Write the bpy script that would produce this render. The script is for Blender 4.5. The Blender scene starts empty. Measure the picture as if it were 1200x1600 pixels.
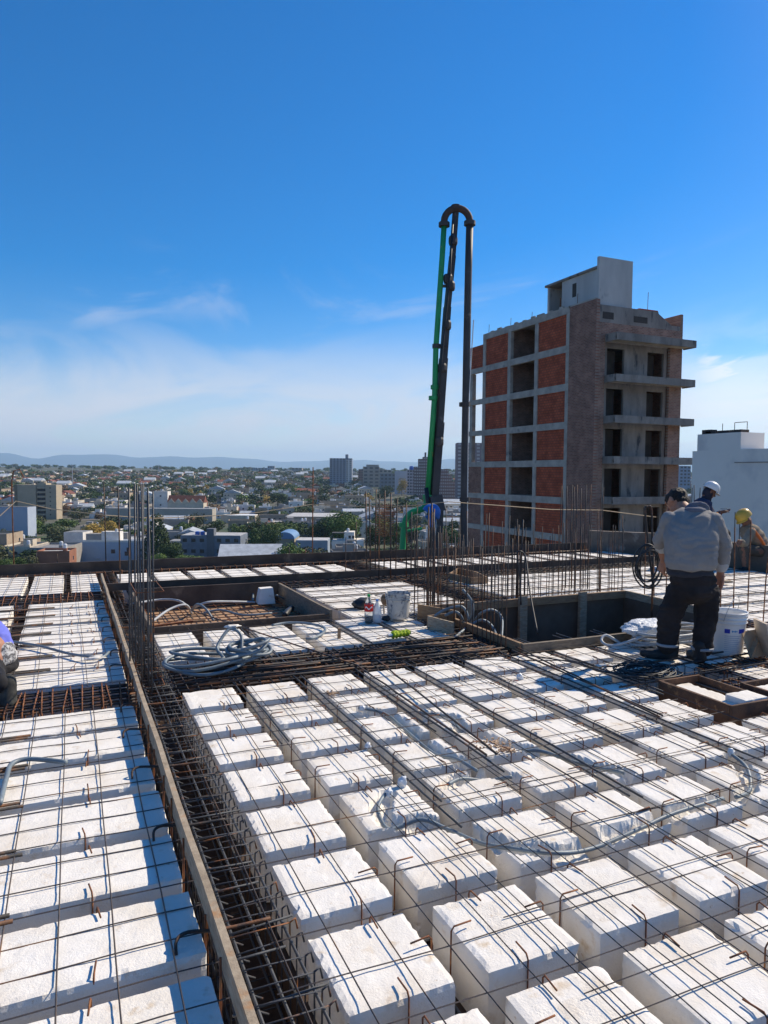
import bpy, math, random
import numpy as np
from mathutils import Vector, Matrix, noise as mn
rng = random.Random(7)
sc = bpy.context.scene
# ------------------------------------------------------------------ camera
F = 1110.0; H = 1.55
def _setup(vp=(105, 737.), roll=math.radians(.45)):
    c, s = math.cos(roll), math.sin(roll)
    v = np.array([(vp[0]-600)/F, -(vp[1]-800)/F, -1.]); v /= np.linalg.norm(v)
    p2 = np.array([(vp[0]+1000*c-600)/F, -(vp[1]+1000*s-800)/F, -1.])
    up = np.cross(p2, v); up /= np.linalg.norm(up)
    if up[1] < 0: up = -up
    return np.array([np.cross(v, up), v, up])
R = _setup()
FWD = np.array([R[0] @ [0, 0, -1.], R[1] @ [0, 0, -1.]]); FWD /= np.linalg.norm(FWD)
RGT = np.array([FWD[1], -FWD[0]])
def ray(x, y): return R @ np.array([(x-600)/F, -(y-800)/F, -1.])
def gz(x, y, z=0.):
    d = ray(x, y); t = (z-H)/d[2]; return Vector((d[0]*t, d[1]*t, z))
def gY(x, y, Y):
    d = ray(x, y); t = Y/d[1]; return Vector((d[0]*t, Y, H+d[2]*t))
def gX(x, y, X):
    d = ray(x, y); t = X/d[0]; return Vector((X, d[1]*t, H+d[2]*t))
def gd(x, y, depth):
    d = ray(x, y); return Vector((d[0]*depth, d[1]*depth, H+d[2]*depth))
def topx(X, Y, Z):
    c = R.T @ np.array([X, Y, Z-H]); return 600+F*c[0]/-c[2], 800-F*c[1]/-c[2]
cam_d = bpy.data.cameras.new('camera'); cam = bpy.data.objects.new('camera', cam_d)
sc.collection.objects.link(cam)
cam_d.sensor_fit = 'VERTICAL'; cam_d.sensor_height = 24; cam_d.lens = F/1600*24
cam_d.clip_start = .05; cam_d.clip_end = 60000
m4 = Matrix.Identity(4)
for i in range(3):
    for j in range(3): m4[i][j] = R[i][j]
m4[2][3] = H; cam.matrix_world = m4; sc.camera = cam
# ------------------------------------------------------------------ sun, sky, exposure
SUN_EL = math.radians(40); SUN_AZ = math.radians(12)      # azimuth measured from +X towards +Y
sd = Vector((math.cos(SUN_EL)*math.cos(SUN_AZ), math.cos(SUN_EL)*math.sin(SUN_AZ), math.sin(SUN_EL)))
sl = bpy.data.lights.new('sun', 'SUN'); sl.energy = 4.5; sl.angle = math.radians(.5); sl.color = (1, .88, .70)
so = bpy.data.objects.new('sun', sl); sc.collection.objects.link(so)
so.rotation_euler = (-sd).to_track_quat('-Z', 'Y').to_euler()
W = bpy.data.worlds.new('World'); sc.world = W; W.use_nodes = True
nt = W.node_tree; nt.nodes.clear()
def N(t, **k):
    n = nt.nodes.new(t)
    for a, b in k.items(): setattr(n, a, b)
    return n
def LK(a, b): nt.links.new(a, b)
def math_(op, a, b=None, c=None, clamp=False):
    n = N('ShaderNodeMath', operation=op, use_clamp=clamp)
    for i, v in enumerate((a, b, c)):
        if v is None: continue
        if isinstance(v, (int, float)): n.inputs[i].default_value = v
        else: LK(v, n.inputs[i])
    return n.outputs[0]
sky = N('ShaderNodeTexSky', sky_type='NISHITA', sun_disc=False, sun_elevation=SUN_EL,
        sun_rotation=math.pi/2-SUN_AZ, altitude=500, air_density=1.0, dust_density=.3, ozone_density=3.0)
hs = N('ShaderNodeHueSaturation'); hs.inputs['Saturation'].default_value = 1.58; hs.inputs['Value'].default_value = 1.0
tint = N('ShaderNodeMix', data_type='RGBA', blend_type='MULTIPLY'); tint.inputs[0].default_value = 1
tint.inputs[7].default_value = (1.0, .945, .97, 1); LK(sky.outputs[0], tint.inputs[6]); LK(tint.outputs[2], hs.inputs['Color'])
tc = N('ShaderNodeTexCoord'); sep = N('ShaderNodeSeparateXYZ'); LK(tc.outputs['Generated'], sep.inputs[0])
zc = math_('MAXIMUM', sep.outputs[2], 0.0)
zs = math_('ADD', zc, .13)
cx_ = math_('DIVIDE', sep.outputs[0], zs); cy_ = math_('DIVIDE', sep.outputs[1], zs)
cb = N('ShaderNodeCombineXYZ'); LK(cx_, cb.inputs[0]); LK(cy_, cb.inputs[1])
def cloudnoise(scale, detail, rough, dist, loc, sx=1, sy=1, rot=0):
    mp = N('ShaderNodeMapping'); LK(cb.outputs[0], mp.inputs[0])
    mp.inputs['Location'].default_value = loc; mp.inputs['Scale'].default_value = (sx, sy, 1)
    mp.inputs['Rotation'].default_value = (0, 0, math.radians(rot))
    n = N('ShaderNodeTexNoise'); LK(mp.outputs[0], n.inputs['Vector'])
    n.inputs['Scale'].default_value = scale; n.inputs['Detail'].default_value = detail
    n.inputs['Roughness'].default_value = rough; n.inputs['Distortion'].default_value = dist
    return n.outputs[0]
def ramp(x, a, b, lo=0., hi=1.):
    m = N('ShaderNodeMapRange', interpolation_type='SMOOTHSTEP'); LK(x, m.inputs[0])
    for i, v in enumerate((a, b, lo, hi)): m.inputs[i+1].default_value = v
    return m.outputs[0]
wisp = cloudnoise(.9, 9, .56, 1.3, (3.1, 1.2, 0), 1.0, .55, 24)
wisp3 = cloudnoise(1.1, 9, .60, 1.1, (2.2, 8.1, 3), 1.0, .38, 12)
wisp2 = cloudnoise(1.25, 9, .58, 1.6, (5.3, 2.6, 1), 1.0, .42, 33)
puff = cloudnoise(1.5, 8, .55, .5, (7.6, 4.4, 2), 1.0, .62, -28)
broad = cloudnoise(.32, 3, .5, .2, (1.7, 5.2, 5))
zw = math_('ADD', zc, math_('MULTIPLY_ADD', wisp, .22, -.11))
low = ramp(zw, .09, .20, 1, 0)                       # thin veil towards the horizon
vz = math_('MULTIPLY', low, math_('MULTIPLY_ADD', ramp(wisp, .30, .57), .60, .40))
mid = ramp(zc, .20, .31, 1, 0)
wz = math_('MULTIPLY', math_('MULTIPLY', ramp(wisp2, .52, .70), mid), ramp(broad, .38, .56))
# puffier clouds low on the +X side
side = ramp(sep.outputs[0], .68, .76)
pz = math_('MULTIPLY', math_('MULTIPLY', ramp(puff, .47, .58), ramp(zc, .15, .20, 1, 0)), side)
cl = math_('MAXIMUM', math_('MAXIMUM', vz, math_('MULTIPLY', wz, .75)), pz, clamp=True)
cl = math_('MULTIPLY', cl, .90)
mx = N('ShaderNodeMix', data_type='RGBA'); LK(cl, mx.inputs[0]); LK(hs.outputs[0], mx.inputs[6])
ccol = N('ShaderNodeMix', data_type='RGBA'); LK(side, ccol.inputs[0])
ccol.inputs[6].default_value = (5.3, 5.4, 5.9, 1); ccol.inputs[7].default_value = (7.2, 7.3, 7.5, 1)
LK(ccol.outputs[2], mx.inputs[7])
bg = N('ShaderNodeBackground'); bg.inputs[1].default_value = .115; LK(mx.outputs[2], bg.inputs[0])
wo = N('ShaderNodeOutputWorld'); LK(bg.outputs[0], wo.inputs[0])
sc.view_settings.view_transform = 'Standard'; sc.view_settings.look = 'None'
sc.view_settings.exposure = .36; sc.view_settings.gamma = 1; sc.view_settings.use_curve_mapping = False
sc.render.engine = 'CYCLES'
sc.cycles.max_bounces = 6; sc.cycles.volume_bounces = 1; sc.cycles.diffuse_bounces = 4
HAZE_DENSITY = 7.5e-5

# ------------------------------------------------------------------ materials
MATS = {}
def mat(name, c1, c2=None, scale=6., rough=.85, bump=0., bscale=40., metal=0., spot=None, rnd=0., detail=4,
        coord='Object', sxyz=None, spec=.3, alpha=None, trans=None, emit=None, lo=.35, hi=.65, bdist=.01):
    if name in MATS: return MATS[name]
    m = bpy.data.materials.new(name); MATS[name] = m; m.use_nodes = True
    t = m.node_tree; b = t.nodes['Principled BSDF']
    b.inputs['Roughness'].default_value = rough; b.inputs['Metallic'].default_value = metal
    b.inputs['Specular IOR Level'].default_value = spec
    co = t.nodes.new('ShaderNodeTexCoord'); vec = co.outputs[coord]
    if coord == 'World':
        pass
    if sxyz:
        mp = t.nodes.new('ShaderNodeMapping'); mp.inputs['Scale'].default_value = sxyz
        t.links.new(vec, mp.inputs[0]); vec = mp.outputs[0]
    if rnd or True:
        oi = t.nodes.new('ShaderNodeObjectInfo'); va = t.nodes.new('ShaderNodeVectorMath'); va.operation = 'ADD'
        sc_ = t.nodes.new('ShaderNodeMath'); sc_.operation = 'MULTIPLY'; sc_.inputs[1].default_value = 37.
        t.links.new(oi.outputs['Random'], sc_.inputs[0])
        t.links.new(vec, va.inputs[0]); t.links.new(sc_.outputs[0], va.inputs[1]); vec = va.outputs[0]
    def nz(s, d=detail):
        n = t.nodes.new('ShaderNodeTexNoise'); n.inputs['Scale'].default_value = s; n.inputs['Detail'].default_value = d
        n.inputs['Roughness'].default_value = .6
        t.links.new(vec, n.inputs['Vector']); return n.outputs[0]
    def mr(x, a, bb):
        q = t.nodes.new('ShaderNodeMapRange'); t.links.new(x, q.inputs[0]); q.inputs[1].default_value = a; q.inputs[2].default_value = bb
        return q.outputs[0]
    def mixc(f, a, bb):
        q = t.nodes.new('ShaderNodeMix'); q.data_type = 'RGBA'; t.links.new(f, q.inputs[0])
        for k, v in ((6, a), (7, bb)):
            if isinstance(v, tuple): q.inputs[k].default_value = (*v, 1)
            else: t.links.new(v, q.inputs[k])
        return q.outputs[2]
    col = c1
    if c2: col = mixc(mr(nz(scale), lo, hi), c1, c2)
    for sp in (spot or []):
        cc, ss, a, bb = sp
        col = mixc(mr(nz(ss), a, bb), col, cc)
    if rnd:
        q = t.nodes.new('ShaderNodeHueSaturation')
        mm = t.nodes.new('ShaderNodeMapRange'); mm.inputs[3].default_value = 1-rnd; mm.inputs[4].default_value = 1+rnd
        t.links.new(oi.outputs['Random'], mm.inputs[0]); t.links.new(mm.outputs[0], q.inputs['Value'])
        if isinstance(col, tuple): q.inputs['Color'].default_value = (*col, 1)
        else: t.links.new(col, q.inputs['Color'])
        col = q.outputs[0]
    if isinstance(col, tuple): b.inputs['Base Color'].default_value = (*col, 1)
    else: t.links.new(col, b.inputs['Base Color'])
    if bump:
        bn = t.nodes.new('ShaderNodeBump'); bn.inputs['Strength'].default_value = bump; bn.inputs['Distance'].default_value = bdist
        t.links.new(nz(bscale, 6), bn.inputs['Height']); t.links.new(bn.outputs[0], b.inputs['Normal'])
    if trans: b.inputs['Transmission Weight'].default_value = trans; b.inputs['IOR'].default_value = 1.15
    if alpha is not None: b.inputs['Alpha'].default_value = alpha
    return m
RUST = (.27, .10, .035)
eps = mat('expanded_polystyrene', (.86, .825, .765), (.80, .755, .68), 6, .9, .34, 130, spot=[((.74, .66, .55), 2.6, .52, .74), ((.62, .50, .36), 11, .60, .76), ((.50, .36, .24), 38, .68, .78)], bdist=.010, spec=.15)
epsr = mat('rough_polystyrene', (.86, .82, .745), (.80, .745, .66), 8, .95, .55, 120, spot=[((.56, .44, .32), 40, .64, .76), ((.64, .53, .40), 5, .58, .80)], bdist=.010, spec=.1)
steel = mat('rebar_steel', (.050, .055, .062), (.085, .088, .092), 20, .55, .5, 160, spot=[(RUST, 7, .62, .72)], spec=.4, bdist=.004)
steeld = mat('dark_rebar', (.03, .031, .034), (.065, .052, .045), 20, .6, .5, 160, spot=[((.22, .095, .04), 6, .50, .64)], bdist=.004)
wirem = mat('mesh_wire', (.06, .055, .06), (.10, .075, .06), 8, .6, spot=[((.33, .15, .05), 1.8, .60, .70)])
rustm = mat('rusted_steel', (.25, .095, .04), (.12, .055, .035), 30, .8, .4, 120, spot=[((.42, .19, .07), 22, .52, .70)], bdist=.003)
oldwood = mat('weathered_board', (.44, .36, .26), (.28, .22, .155), 5, .85, .5, 60, sxyz=(3, 3, 14), spot=[((.40, .20, .08), 3, .58, .72)], bdist=.006)
tanwood = mat('tan_timber', (.36, .24, .14), (.24, .15, .09), 5, .8, .5, 60, sxyz=(2, 2, 10), bdist=.006)
rawply = mat('dark_plywood', (.075, .052, .04), (.13, .095, .07), 3, .8, .4, 30, spot=[((.26, .19, .13), 4, .6, .75)], bdist=.006)
tanply = mat('tan_plywood', (.47, .30, .19), (.36, .22, .13), 3, .8, .3, 30, spot=[((.2, .12, .07), 5, .6, .75)])
deckm = mat('formwork_deck_boards', (.10, .065, .045), (.05, .035, .03), 3, .9, .4, 20, spot=[((.30, .19, .12), 8, .58, .7)])
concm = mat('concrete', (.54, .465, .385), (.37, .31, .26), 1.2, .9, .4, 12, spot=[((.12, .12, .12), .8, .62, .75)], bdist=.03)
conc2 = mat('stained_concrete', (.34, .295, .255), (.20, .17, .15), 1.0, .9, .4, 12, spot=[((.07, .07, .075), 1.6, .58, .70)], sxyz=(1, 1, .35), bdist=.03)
condm = mat('grey_conduit', (.21, .26, .29), (.15, .18, .20), 10, .45, .9, 300, spec=.5, bdist=.0008)
condl = mat('pale_conduit', (.50, .52, .53), (.36, .38, .39), 12, .5, spec=.4)
blackm = mat('black_rubber', (.015, .015, .017), (.03, .03, .032), 12, .5, spec=.5)

# ------------------------------------------------------------------ mesh helpers
class MB:
    def __init__(s): s.v = []; s.f = []; s.m = []; s.mats = []
    def mi(s, m):
        if m not in s.mats: s.mats.append(m)
        return s.mats.index(m)
    def add(s, vs, fs, m):
        o = len(s.v); i = s.mi(m)
        s.v += [tuple(v) for v in vs]; s.f += [tuple(a+o for a in f) for f in fs]; s.m += [i]*len(fs)
    def box(s, a, b, m, rot=0, piv=None, jit=0):
        x0, y0, z0 = a; x1, y1, z1 = b
        vs = [(x0, y0, z0), (x1, y0, z0), (x1, y1, z0), (x0, y1, z0), (x0, y0, z1), (x1, y0, z1), (x1, y1, z1), (x0, y1, z1)]
        if jit: vs = [(x+rng.uniform(-jit, jit), y+rng.uniform(-jit, jit), z+rng.uniform(-jit, jit)) for x, y, z in vs]
        if rot:
            c, q = math.cos(rot), math.sin(rot); px, py = piv or ((x0+x1)/2, (y0+y1)/2)
            vs = [(px+(x-px)*c-(y-py)*q, py+(x-px)*q+(y-py)*c, z) for x, y, z in vs]
        s.add(vs, [(0, 3, 2, 1), (4, 5, 6, 7), (0, 1, 5, 4), (1, 2, 6, 5), (2, 3, 7, 6), (3, 0, 4, 7)], m)
    def hexa(s, vs, m):
        s.add(vs, [(0, 3, 2, 1), (4, 5, 6, 7), (0, 1, 5, 4), (1, 2, 6, 5), (2, 3, 7, 6), (3, 0, 4, 7)], m)
    def beam(s, p, q, w, h, m):
        p, q = Vector(p), Vector(q); d = (q-p).normalized()
        u = Vector((0, 0, 1)) if abs(d.z) < .9 else Vector((0, 1, 0))
        r = d.cross(u).normalized()*(w/2); u = r.cross(d).normalized()*(h/2)
        vs = [p-r-u, p+r-u, q+r-u, q-r-u, p-r+u, p+r+u, q+r+u, q-r+u]
        s.hexa(vs, m)
    def tube(s, pts, r, m, n=6, closed=False, caps=True):
        pts = [Vector(p) for p in pts]; L = len(pts)
        rs = r if isinstance(r, (list, tuple)) else [r]*L
        vs = []; prev = None
        for i, p in enumerate(pts):
            a = pts[i-1] if (i > 0 or closed) else p; b = pts[(i+1) % L] if (i < L-1 or closed) else p
            d = (b-a)
            if d.length < 1e-9: d = Vector((0, 0, 1))
            d.normalize()
            if prev is None:
                u = Vector((0, 0, 1)) if abs(d.z) < .9 else Vector((1, 0, 0)); x = d.cross(u).normalized()
            else:
                x = prev-d*prev.dot(d)
                x = x.normalized() if x.length > 1e-6 else d.cross(Vector((0, 0, 1))).normalized()
            prev = x; y = d.cross(x)
            for k in range(n):
                t = 2*math.pi*k/n; vs.append(p+(x*math.cos(t)+y*math.sin(t))*rs[i])
        fs = []
        for i in range(L if closed else L-1):
            j = (i+1) % L
            for k in range(n):
                k2 = (k+1) % n; fs.append((i*n+k, i*n+k2, j*n+k2, j*n+k))
        if caps and not closed: fs += [tuple(range(n))[::-1], tuple((L-1)*n+k for k in range(n))]
        s.add(vs, fs, m)
    def lathe(s, prof, m, n=24, c=(0, 0, 0), cap=True):
        vs = []; L = len(prof)
        for r, z in prof:
            for k in range(n):
                t = 2*math.pi*k/n; vs.append((c[0]+r*math.cos(t), c[1]+r*math.sin(t), c[2]+z))
        fs = [(i*n+k, i*n+(k+1) % n, (i+1)*n+(k+1) % n, (i+1)*n+k) for i in range(L-1) for k in range(n)]
        if cap: fs += [tuple(range(n))[::-1], tuple((L-1)*n+k for k in range(n))]
        s.add(vs, fs, m)
    def prism(s, poly, z0, z1, m):
        n = len(poly)
        vs = [(x, y, z0) for x, y in poly]+[(x, y, z1) for x, y in poly]
        s.add(vs, [tuple(range(n))[::-1], tuple(range(n, 2*n))]+[(i, (i+1) % n, n+(i+1) % n, n+i) for i in range(n)], m)
    def mesh(s, name, smooth=False):
        me = bpy.data.meshes.new(name); me.from_pydata(s.v, [], s.f)
        for m in s.mats: me.materials.append(m)
        if len(s.mats) > 1: me.polygons.foreach_set('material_index', s.m)
        if smooth: me.polygons.foreach_set('use_smooth', [True]*len(s.f))
        me.update(); return me
    def obj(s, name, parent=None, smooth=False, loc=None, **tags):
        return link(name, s.mesh(name, smooth), parent, loc, **tags)
def link(name, me, parent=None, loc=None, rz=0, **tags):
    o = bpy.data.objects.new(name, me); sc.collection.objects.link(o)
    if parent: o.parent = parent
    if loc is not None: o.location = loc
    if rz: o.rotation_euler = (0, 0, rz)
    for k, v in tags.items(): o['category' if k == 'cat' else k] = v
    return o
def thing(name, label, cat, loc=(0, 0, 0), rz=0, group=None):
    o = link(name, None, None, loc, rz, label=label, cat=cat)
    if group: o['group'] = group
    return o
KIDS = {}
def copy_tree(src, kids, loc, rz=0, scale=None, **tags):
    r = src.copy(); sc.collection.objects.link(r); r.location = loc; r.rotation_euler = (0, 0, rz)
    if scale: r.scale = scale
    for k, v in tags.items(): r['category' if k == 'cat' else k] = v
    for ch in kids:
        c = ch.copy(); sc.collection.objects.link(c); c.parent = r
    return r
def smoothline(pts, k=6):
    P = [Vector(p) for p in pts]; out = []
    for i in range(len(P)-1):
        a = P[max(i-1, 0)]; b = P[i]; c = P[i+1]; d = P[min(i+2, len(P)-1)]
        for j in range(k):
            t = j/k
            out.append(.5*((2*b)+(c-a)*t+(2*a-5*b+4*c-d)*t*t+(3*b-a-3*c+d)*t**3))
    out.append(P[-1]); return out
ORD = ['first', 'second', 'third', 'fourth', 'fifth', 'sixth', 'seventh', 'eighth', 'ninth', 'tenth', 'eleventh', 'twelfth',
       'thirteenth', 'fourteenth', 'fifteenth', 'sixteenth', 'seventeenth', 'eighteenth', 'nineteenth', 'twentieth']
def ordn(i):
    if i < 20: return ORD[i]
    t = (i+1)//10; u = (i+1) % 10
    tens = {2: 'twenty', 3: 'thirty', 4: 'forty', 5: 'fifty', 6: 'sixty', 7: 'seventy', 8: 'eighty', 9: 'ninety'}[t]
    return (tens+'-'+ORD[u-1]) if u else {'twenty': 'twentieth', 'thirty': 'thirtieth', 'forty': 'fortieth', 'fifty': 'fiftieth'}.get(tens, tens+'th')

# ------------------------------------------------------------------ terrain, hills, haze
ZG = -30.0
def sstep(t): t = min(1., max(0., t)); return t*t*(3-2*t)
def terr(x, y):
    d = x*FWD[0]+y*FWD[1]; l = x*RGT[0]+y*RGT[1]
    rr = 42*sstep((d-330)/2300.)
    rr += 5*sstep((d-900)/1500.)*mn.noise(Vector((x/700., y/700., 3.1)))
    rr += (6*sstep((-l-100)/900.) - 6*sstep((l+100)/1200.))*sstep((d-1200)/1300.)
    if d > 2900: rr -= 55*sstep((d-2900)/1500.)
    return ZG+rr
gm = mat('town_ground', (.07, .08, .045), (.15, .13, .11), .05, .95, spot=[((.05, .08, .035), .02, .5, .6)])
mb = MB(); nr, na = 150, 150; rad = [40*(26000/40.)**(i/(nr-1)) for i in range(nr)]; a0 = math.atan2(FWD[1], FWD[0])
vs = [(0, 0, ZG)]; 
for r in rad:
    for k in range(na):
        a = a0+2*math.pi*k/na; x, y = r*math.cos(a), r*math.sin(a); vs.append((x, y, terr(x, y) if r < 25000 else ZG))
fs = [(0, 1+k, 1+(k+1) % na) for k in range(na)]
for i in range(nr-1):
    for k in range(na):
        k2 = (k+1) % na; fs.append((1+i*na+k, 1+(i+1)*na+k, 1+(i+1)*na+k2, 1+i*na+k2))
mb.add(vs, fs, gm); mb.obj('ground', smooth=True, kind='structure')
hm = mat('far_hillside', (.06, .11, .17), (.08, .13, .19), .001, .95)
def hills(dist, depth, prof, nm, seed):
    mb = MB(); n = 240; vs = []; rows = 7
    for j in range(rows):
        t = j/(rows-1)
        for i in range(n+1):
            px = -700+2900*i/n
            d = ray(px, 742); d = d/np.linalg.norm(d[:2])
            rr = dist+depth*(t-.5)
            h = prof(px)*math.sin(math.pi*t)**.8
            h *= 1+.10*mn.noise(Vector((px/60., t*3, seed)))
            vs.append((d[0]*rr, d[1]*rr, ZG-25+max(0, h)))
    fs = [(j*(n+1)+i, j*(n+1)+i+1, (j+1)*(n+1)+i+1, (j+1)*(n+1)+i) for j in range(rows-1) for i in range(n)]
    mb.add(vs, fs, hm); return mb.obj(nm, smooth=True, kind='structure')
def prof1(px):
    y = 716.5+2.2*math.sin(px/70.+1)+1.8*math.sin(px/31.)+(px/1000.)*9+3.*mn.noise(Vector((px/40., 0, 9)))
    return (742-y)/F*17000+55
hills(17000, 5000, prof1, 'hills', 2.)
mb = MB(); mb.box((-21000, -9000, ZG-57), (21000, 22500, 640), mat('haze_air', (1, 1, 1)))
hz = mb.obj('haze', kind='stuff')
hmat = bpy.data.materials.new('haze_volume'); hmat.use_nodes = True; t = hmat.node_tree; t.nodes.clear()
pv = t.nodes.new('ShaderNodeVolumePrincipled'); ou = t.nodes.new('ShaderNodeOutputMaterial')
pv.inputs['Color'].default_value = (.55, .78, 1, 1); pv.inputs['Density'].default_value = HAZE_DENSITY
pv.inputs['Anisotropy'].default_value = .2
t.links.new(pv.outputs[0], ou.inputs['Volume']); hz.data.materials.clear(); hz.data.materials.append(hmat)

# ------------------------------------------------------------------ building below us
bm_ = mat('raw_building_wall', (.33, .31, .29), (.24, .22, .2), .5, .9)
mb = MB(); mb.box((-9, -7, ZG), (10.9, 11.7, -2.9), bm_)
for x0, y0, x1, y1 in ((-9, -7, 3.4, 11.7), (3.4, -7, 6.5, 5.0), (3.4, 7.0, 6.5, 11.7), (6.5, -7, 10.9, 11.7)):
    mb.box((x0, y0, -2.897), (x1, y1, -.50), bm_)
mb.obj('supporting_building', label='grey concrete building body under the block covered roof deck', cat='building')
mb = MB(); 
for x0, y0, x1, y1 in ((-9, -7, 3.56, 11.88), (3.56, -7, 6.36, 5.14), (3.56, 6.86, 6.36, 11.88), (6.36, -7, 11, 11.88)):
    mb.box((x0, y0, -.497), (x1, y1, -.45), deckm)
# fields: x0,x1,y0,y1 raised deck under blocks
FIELDS = [(.71, 9.2, .3, 5.09), (-4.2, .385, .3, 5.0), (-4.2, .385, 5.56, 9.22), (-4.2, .385, 9.95, 11.66), (.71, 3.42, 5.97, 7.06),
          (2.78, 4.42, 7.1, 9.3), (5.12, 10.5, 7.1, 9.3), (.66, 4.25, 10.0, 11.5), (4.85, 10.3, 10.0, 11.5), (6.75, 10.5, 4.6, 7.0)]
for i, (a, b, c, d) in enumerate(FIELDS): mb.box((a-.01, c-.02, -.447), (b+.01, d+.01, -.225), deckm)
mb.obj('formwork_deck', kind='structure')

# ------------------------------------------------------------------ polystyrene blocks
def boxgrid(w, l, h, res):
    nx, ny, nz_ = max(2, round(w/res)), max(2, round(l/res)), max(2, round(h/res))
    idx = {}; vs = []; fs = []
    def vid(i, j, k):
        q = (i, j, k)
        if q not in idx: idx[q] = len(vs); vs.append([w*i/nx, l*j/ny, -h*k/nz_])
        return idx[q]
    for i in range(nx):
        for j in range(ny):
            fs.append((vid(i, j, 0), vid(i+1, j, 0), vid(i+1, j+1, 0), vid(i, j+1, 0)))
    for k in range(nz_):
        for i in range(nx):
            fs.append((vid(i, 0, k+1), vid(i+1, 0, k+1), vid(i+1, 0, k), vid(i, 0, k)))
            fs.append((vid(i, ny, k), vid(i+1, ny, k), vid(i+1, ny, k+1), vid(i, ny, k+1)))
        for j in range(ny):
            fs.append((vid(0, j, k), vid(0, j+1, k), vid(0, j+1, k+1), vid(0, j, k+1)))
            fs.append((vid(nx, j, k+1), vid(nx, j+1, k+1), vid(nx, j+1, k), vid(nx, j, k)))
    return vs, fs
BH = .215
def block_mesh(w, l, seed, res=.022, rtop=False, carve=None, origin=(0, 0), h=BH, chip=1.):
    vs, fs = boxgrid(w, l, h, res); c = Vector((w/2, l/2, -h/2)); rough = set()
    for n, v in enumerate(vs):
        p = Vector(v)
        ex = min(p.x, w-p.x); ey = min(p.y, l-p.y); ez = -p.z; s_ = sorted((ex, ey, ez))
        e = s_[1]                                   # distance to nearest edge (on a face s_[0]=0)
        q = p*1.0+Vector((seed*3.7, seed*1.3, seed))
        n1 = mn.noise(q*9); n2 = mn.noise(q*28); n3 = mn.noise(q*60)
        d = Vector((0, 0, 0))
        if e < .045:
            amt = .0035*math.exp(-e/.008)+max(0, n2*.5+n3*.6-.06)*.016*chip*math.exp(-e/.011)
            d += Vector(((1 if p.x < w/2 else -1)*(ex < .02), (1 if p.y < l/2 else -1)*(ey < .02), -1*(ez < .02)))*amt
        if ez < 1e-6: d.z += n1*.0022+n2*.0012+n3*.0012
        else: d += Vector((n2, n3, 0))*.0014
        if carve and ez < .1:
            wp = Vector((origin[0]+p.x, origin[1]+p.y))
            for line in carve:
                dm = 9
                for a, b in zip(line[:-1], line[1:]):
                    ab = b-a; t = max(0, min(1, (wp-a).dot(ab)/max(ab.length_squared, 1e-9))); dm = min(dm, (wp-a-ab*t).length)
                ww = .035+.018*n1+.01*n2
                if dm < ww+.02:
                    k = sstep((ww+.02-dm)/.03); d.z -= k*(.055+.015*n2)*max(0, 1-ez/.1)
                    if ez < 1e-6: rough.add(n)
        vs[n] = p+d
    me = bpy.data.meshes.new('foam_block'); me.from_pydata(vs, [], fs)
    me.materials.append(eps); me.materials.append(epsr)
    if rtop:
        me.polygons.foreach_set('material_index', [1 if all(abs(vs[i][2]) < .02 and min(vs[i][0], w-vs[i][0], vs[i][1], l-vs[i][1]) > .045+.10*mn.noise(Vector((vs[i][0]*11+seed, vs[i][1]*11, 0))) for i in f) else 0 for f in fs])
    elif rough:
        me.polygons.foreach_set('material_index', [1 if all(i in rough for i in f) else 0 for f in fs])
    me.polygons.foreach_set('use_smooth', [False]*len(fs)); me.update(); return me
def W2(pts): return [Vector((gz(x, y).x, gz(x, y).y)) for x, y in pts]
CP = {'a': [(560, 1108), (600, 1113), (628, 1128), (677, 1168), (712, 1184), (745, 1206)],
      'b': [(655, 1116), (705, 1120), (725, 1138), (800, 1164), (845, 1172), (900, 1185), (975, 1205)],
      'c': [(604, 1240), (590, 1262), (604, 1283), (625, 1281), (660, 1279), (700, 1288), (752, 1304), (800, 1322), (865, 1328), (925, 1312), (1000, 1288), (1055, 1268), (1130, 1246)],
      'd': [(700, 1228), (722, 1215), (760, 1210), (800, 1213)],
      'e': [(1145, 1182), (1168, 1200), (1172, 1225), (1150, 1245)]}
CW = {k: W2(v) for k, v in CP.items()}
VAR = {}
def variants(w, l, n, res, rt=False):
    k = (round(w, 3), round(l, 3), res, rt)
    if k not in VAR: VAR[k] = [block_mesh(w, l, rng.uniform(0, 90), res, rt and q % 2 == 0) for q in range(n)]
    return VAR[k]
BLOCKS = []
def place_block(x, y, w, l, res, label, group, carvable=False, nvar=6, z=0.):
    me = None
    if carvable:
        cl_ = [ln for ln in CW.values() if any(x-.05 < p.x < x+w+.05 and y-.05 < p.y < y+l+.05 for p in
               [a.lerp(b, t/6) for a, b in zip(ln[:-1], ln[1:]) for t in range(7)])]
        if cl_: me = block_mesh(w, l, rng.uniform(0, 90), .017, False, cl_, (x, y)); loc = (x, y, z); rz = 0
    if me is None:
        me = rng.choice(variants(w, l, 12 if carvable and x > 1.0 else nvar, res, carvable and x > 1.0)); loc = (x, y, z); rz = 0
        if rng.random() < .5: loc = (x+w, y+l, z); rz = math.pi
    o = link('foam_block', me, None, (loc[0]+rng.uniform(-.006, .006), loc[1]+rng.uniform(-.006, .006), z+rng.uniform(-.006, .004)), rz+rng.uniform(-.012, .012),
             label=label, cat='foam block', group=group)
    BLOCKS.append(o); return o
def seen(x, y, z=0, m=60):
    if x*FWD[0]+y*FWD[1] < .6: return False
    p = topx(x, y, z); return -m < p[0] < 1200+m and p[1] < 1600+m*2
PX, PY, BW, BL = .458, .48, .36, .38
YB = 5.08
HOLES = [(3.94, 4.40, 3.22, 3.95), (4.46, 4.95, 3.0, 3.68)]
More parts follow.
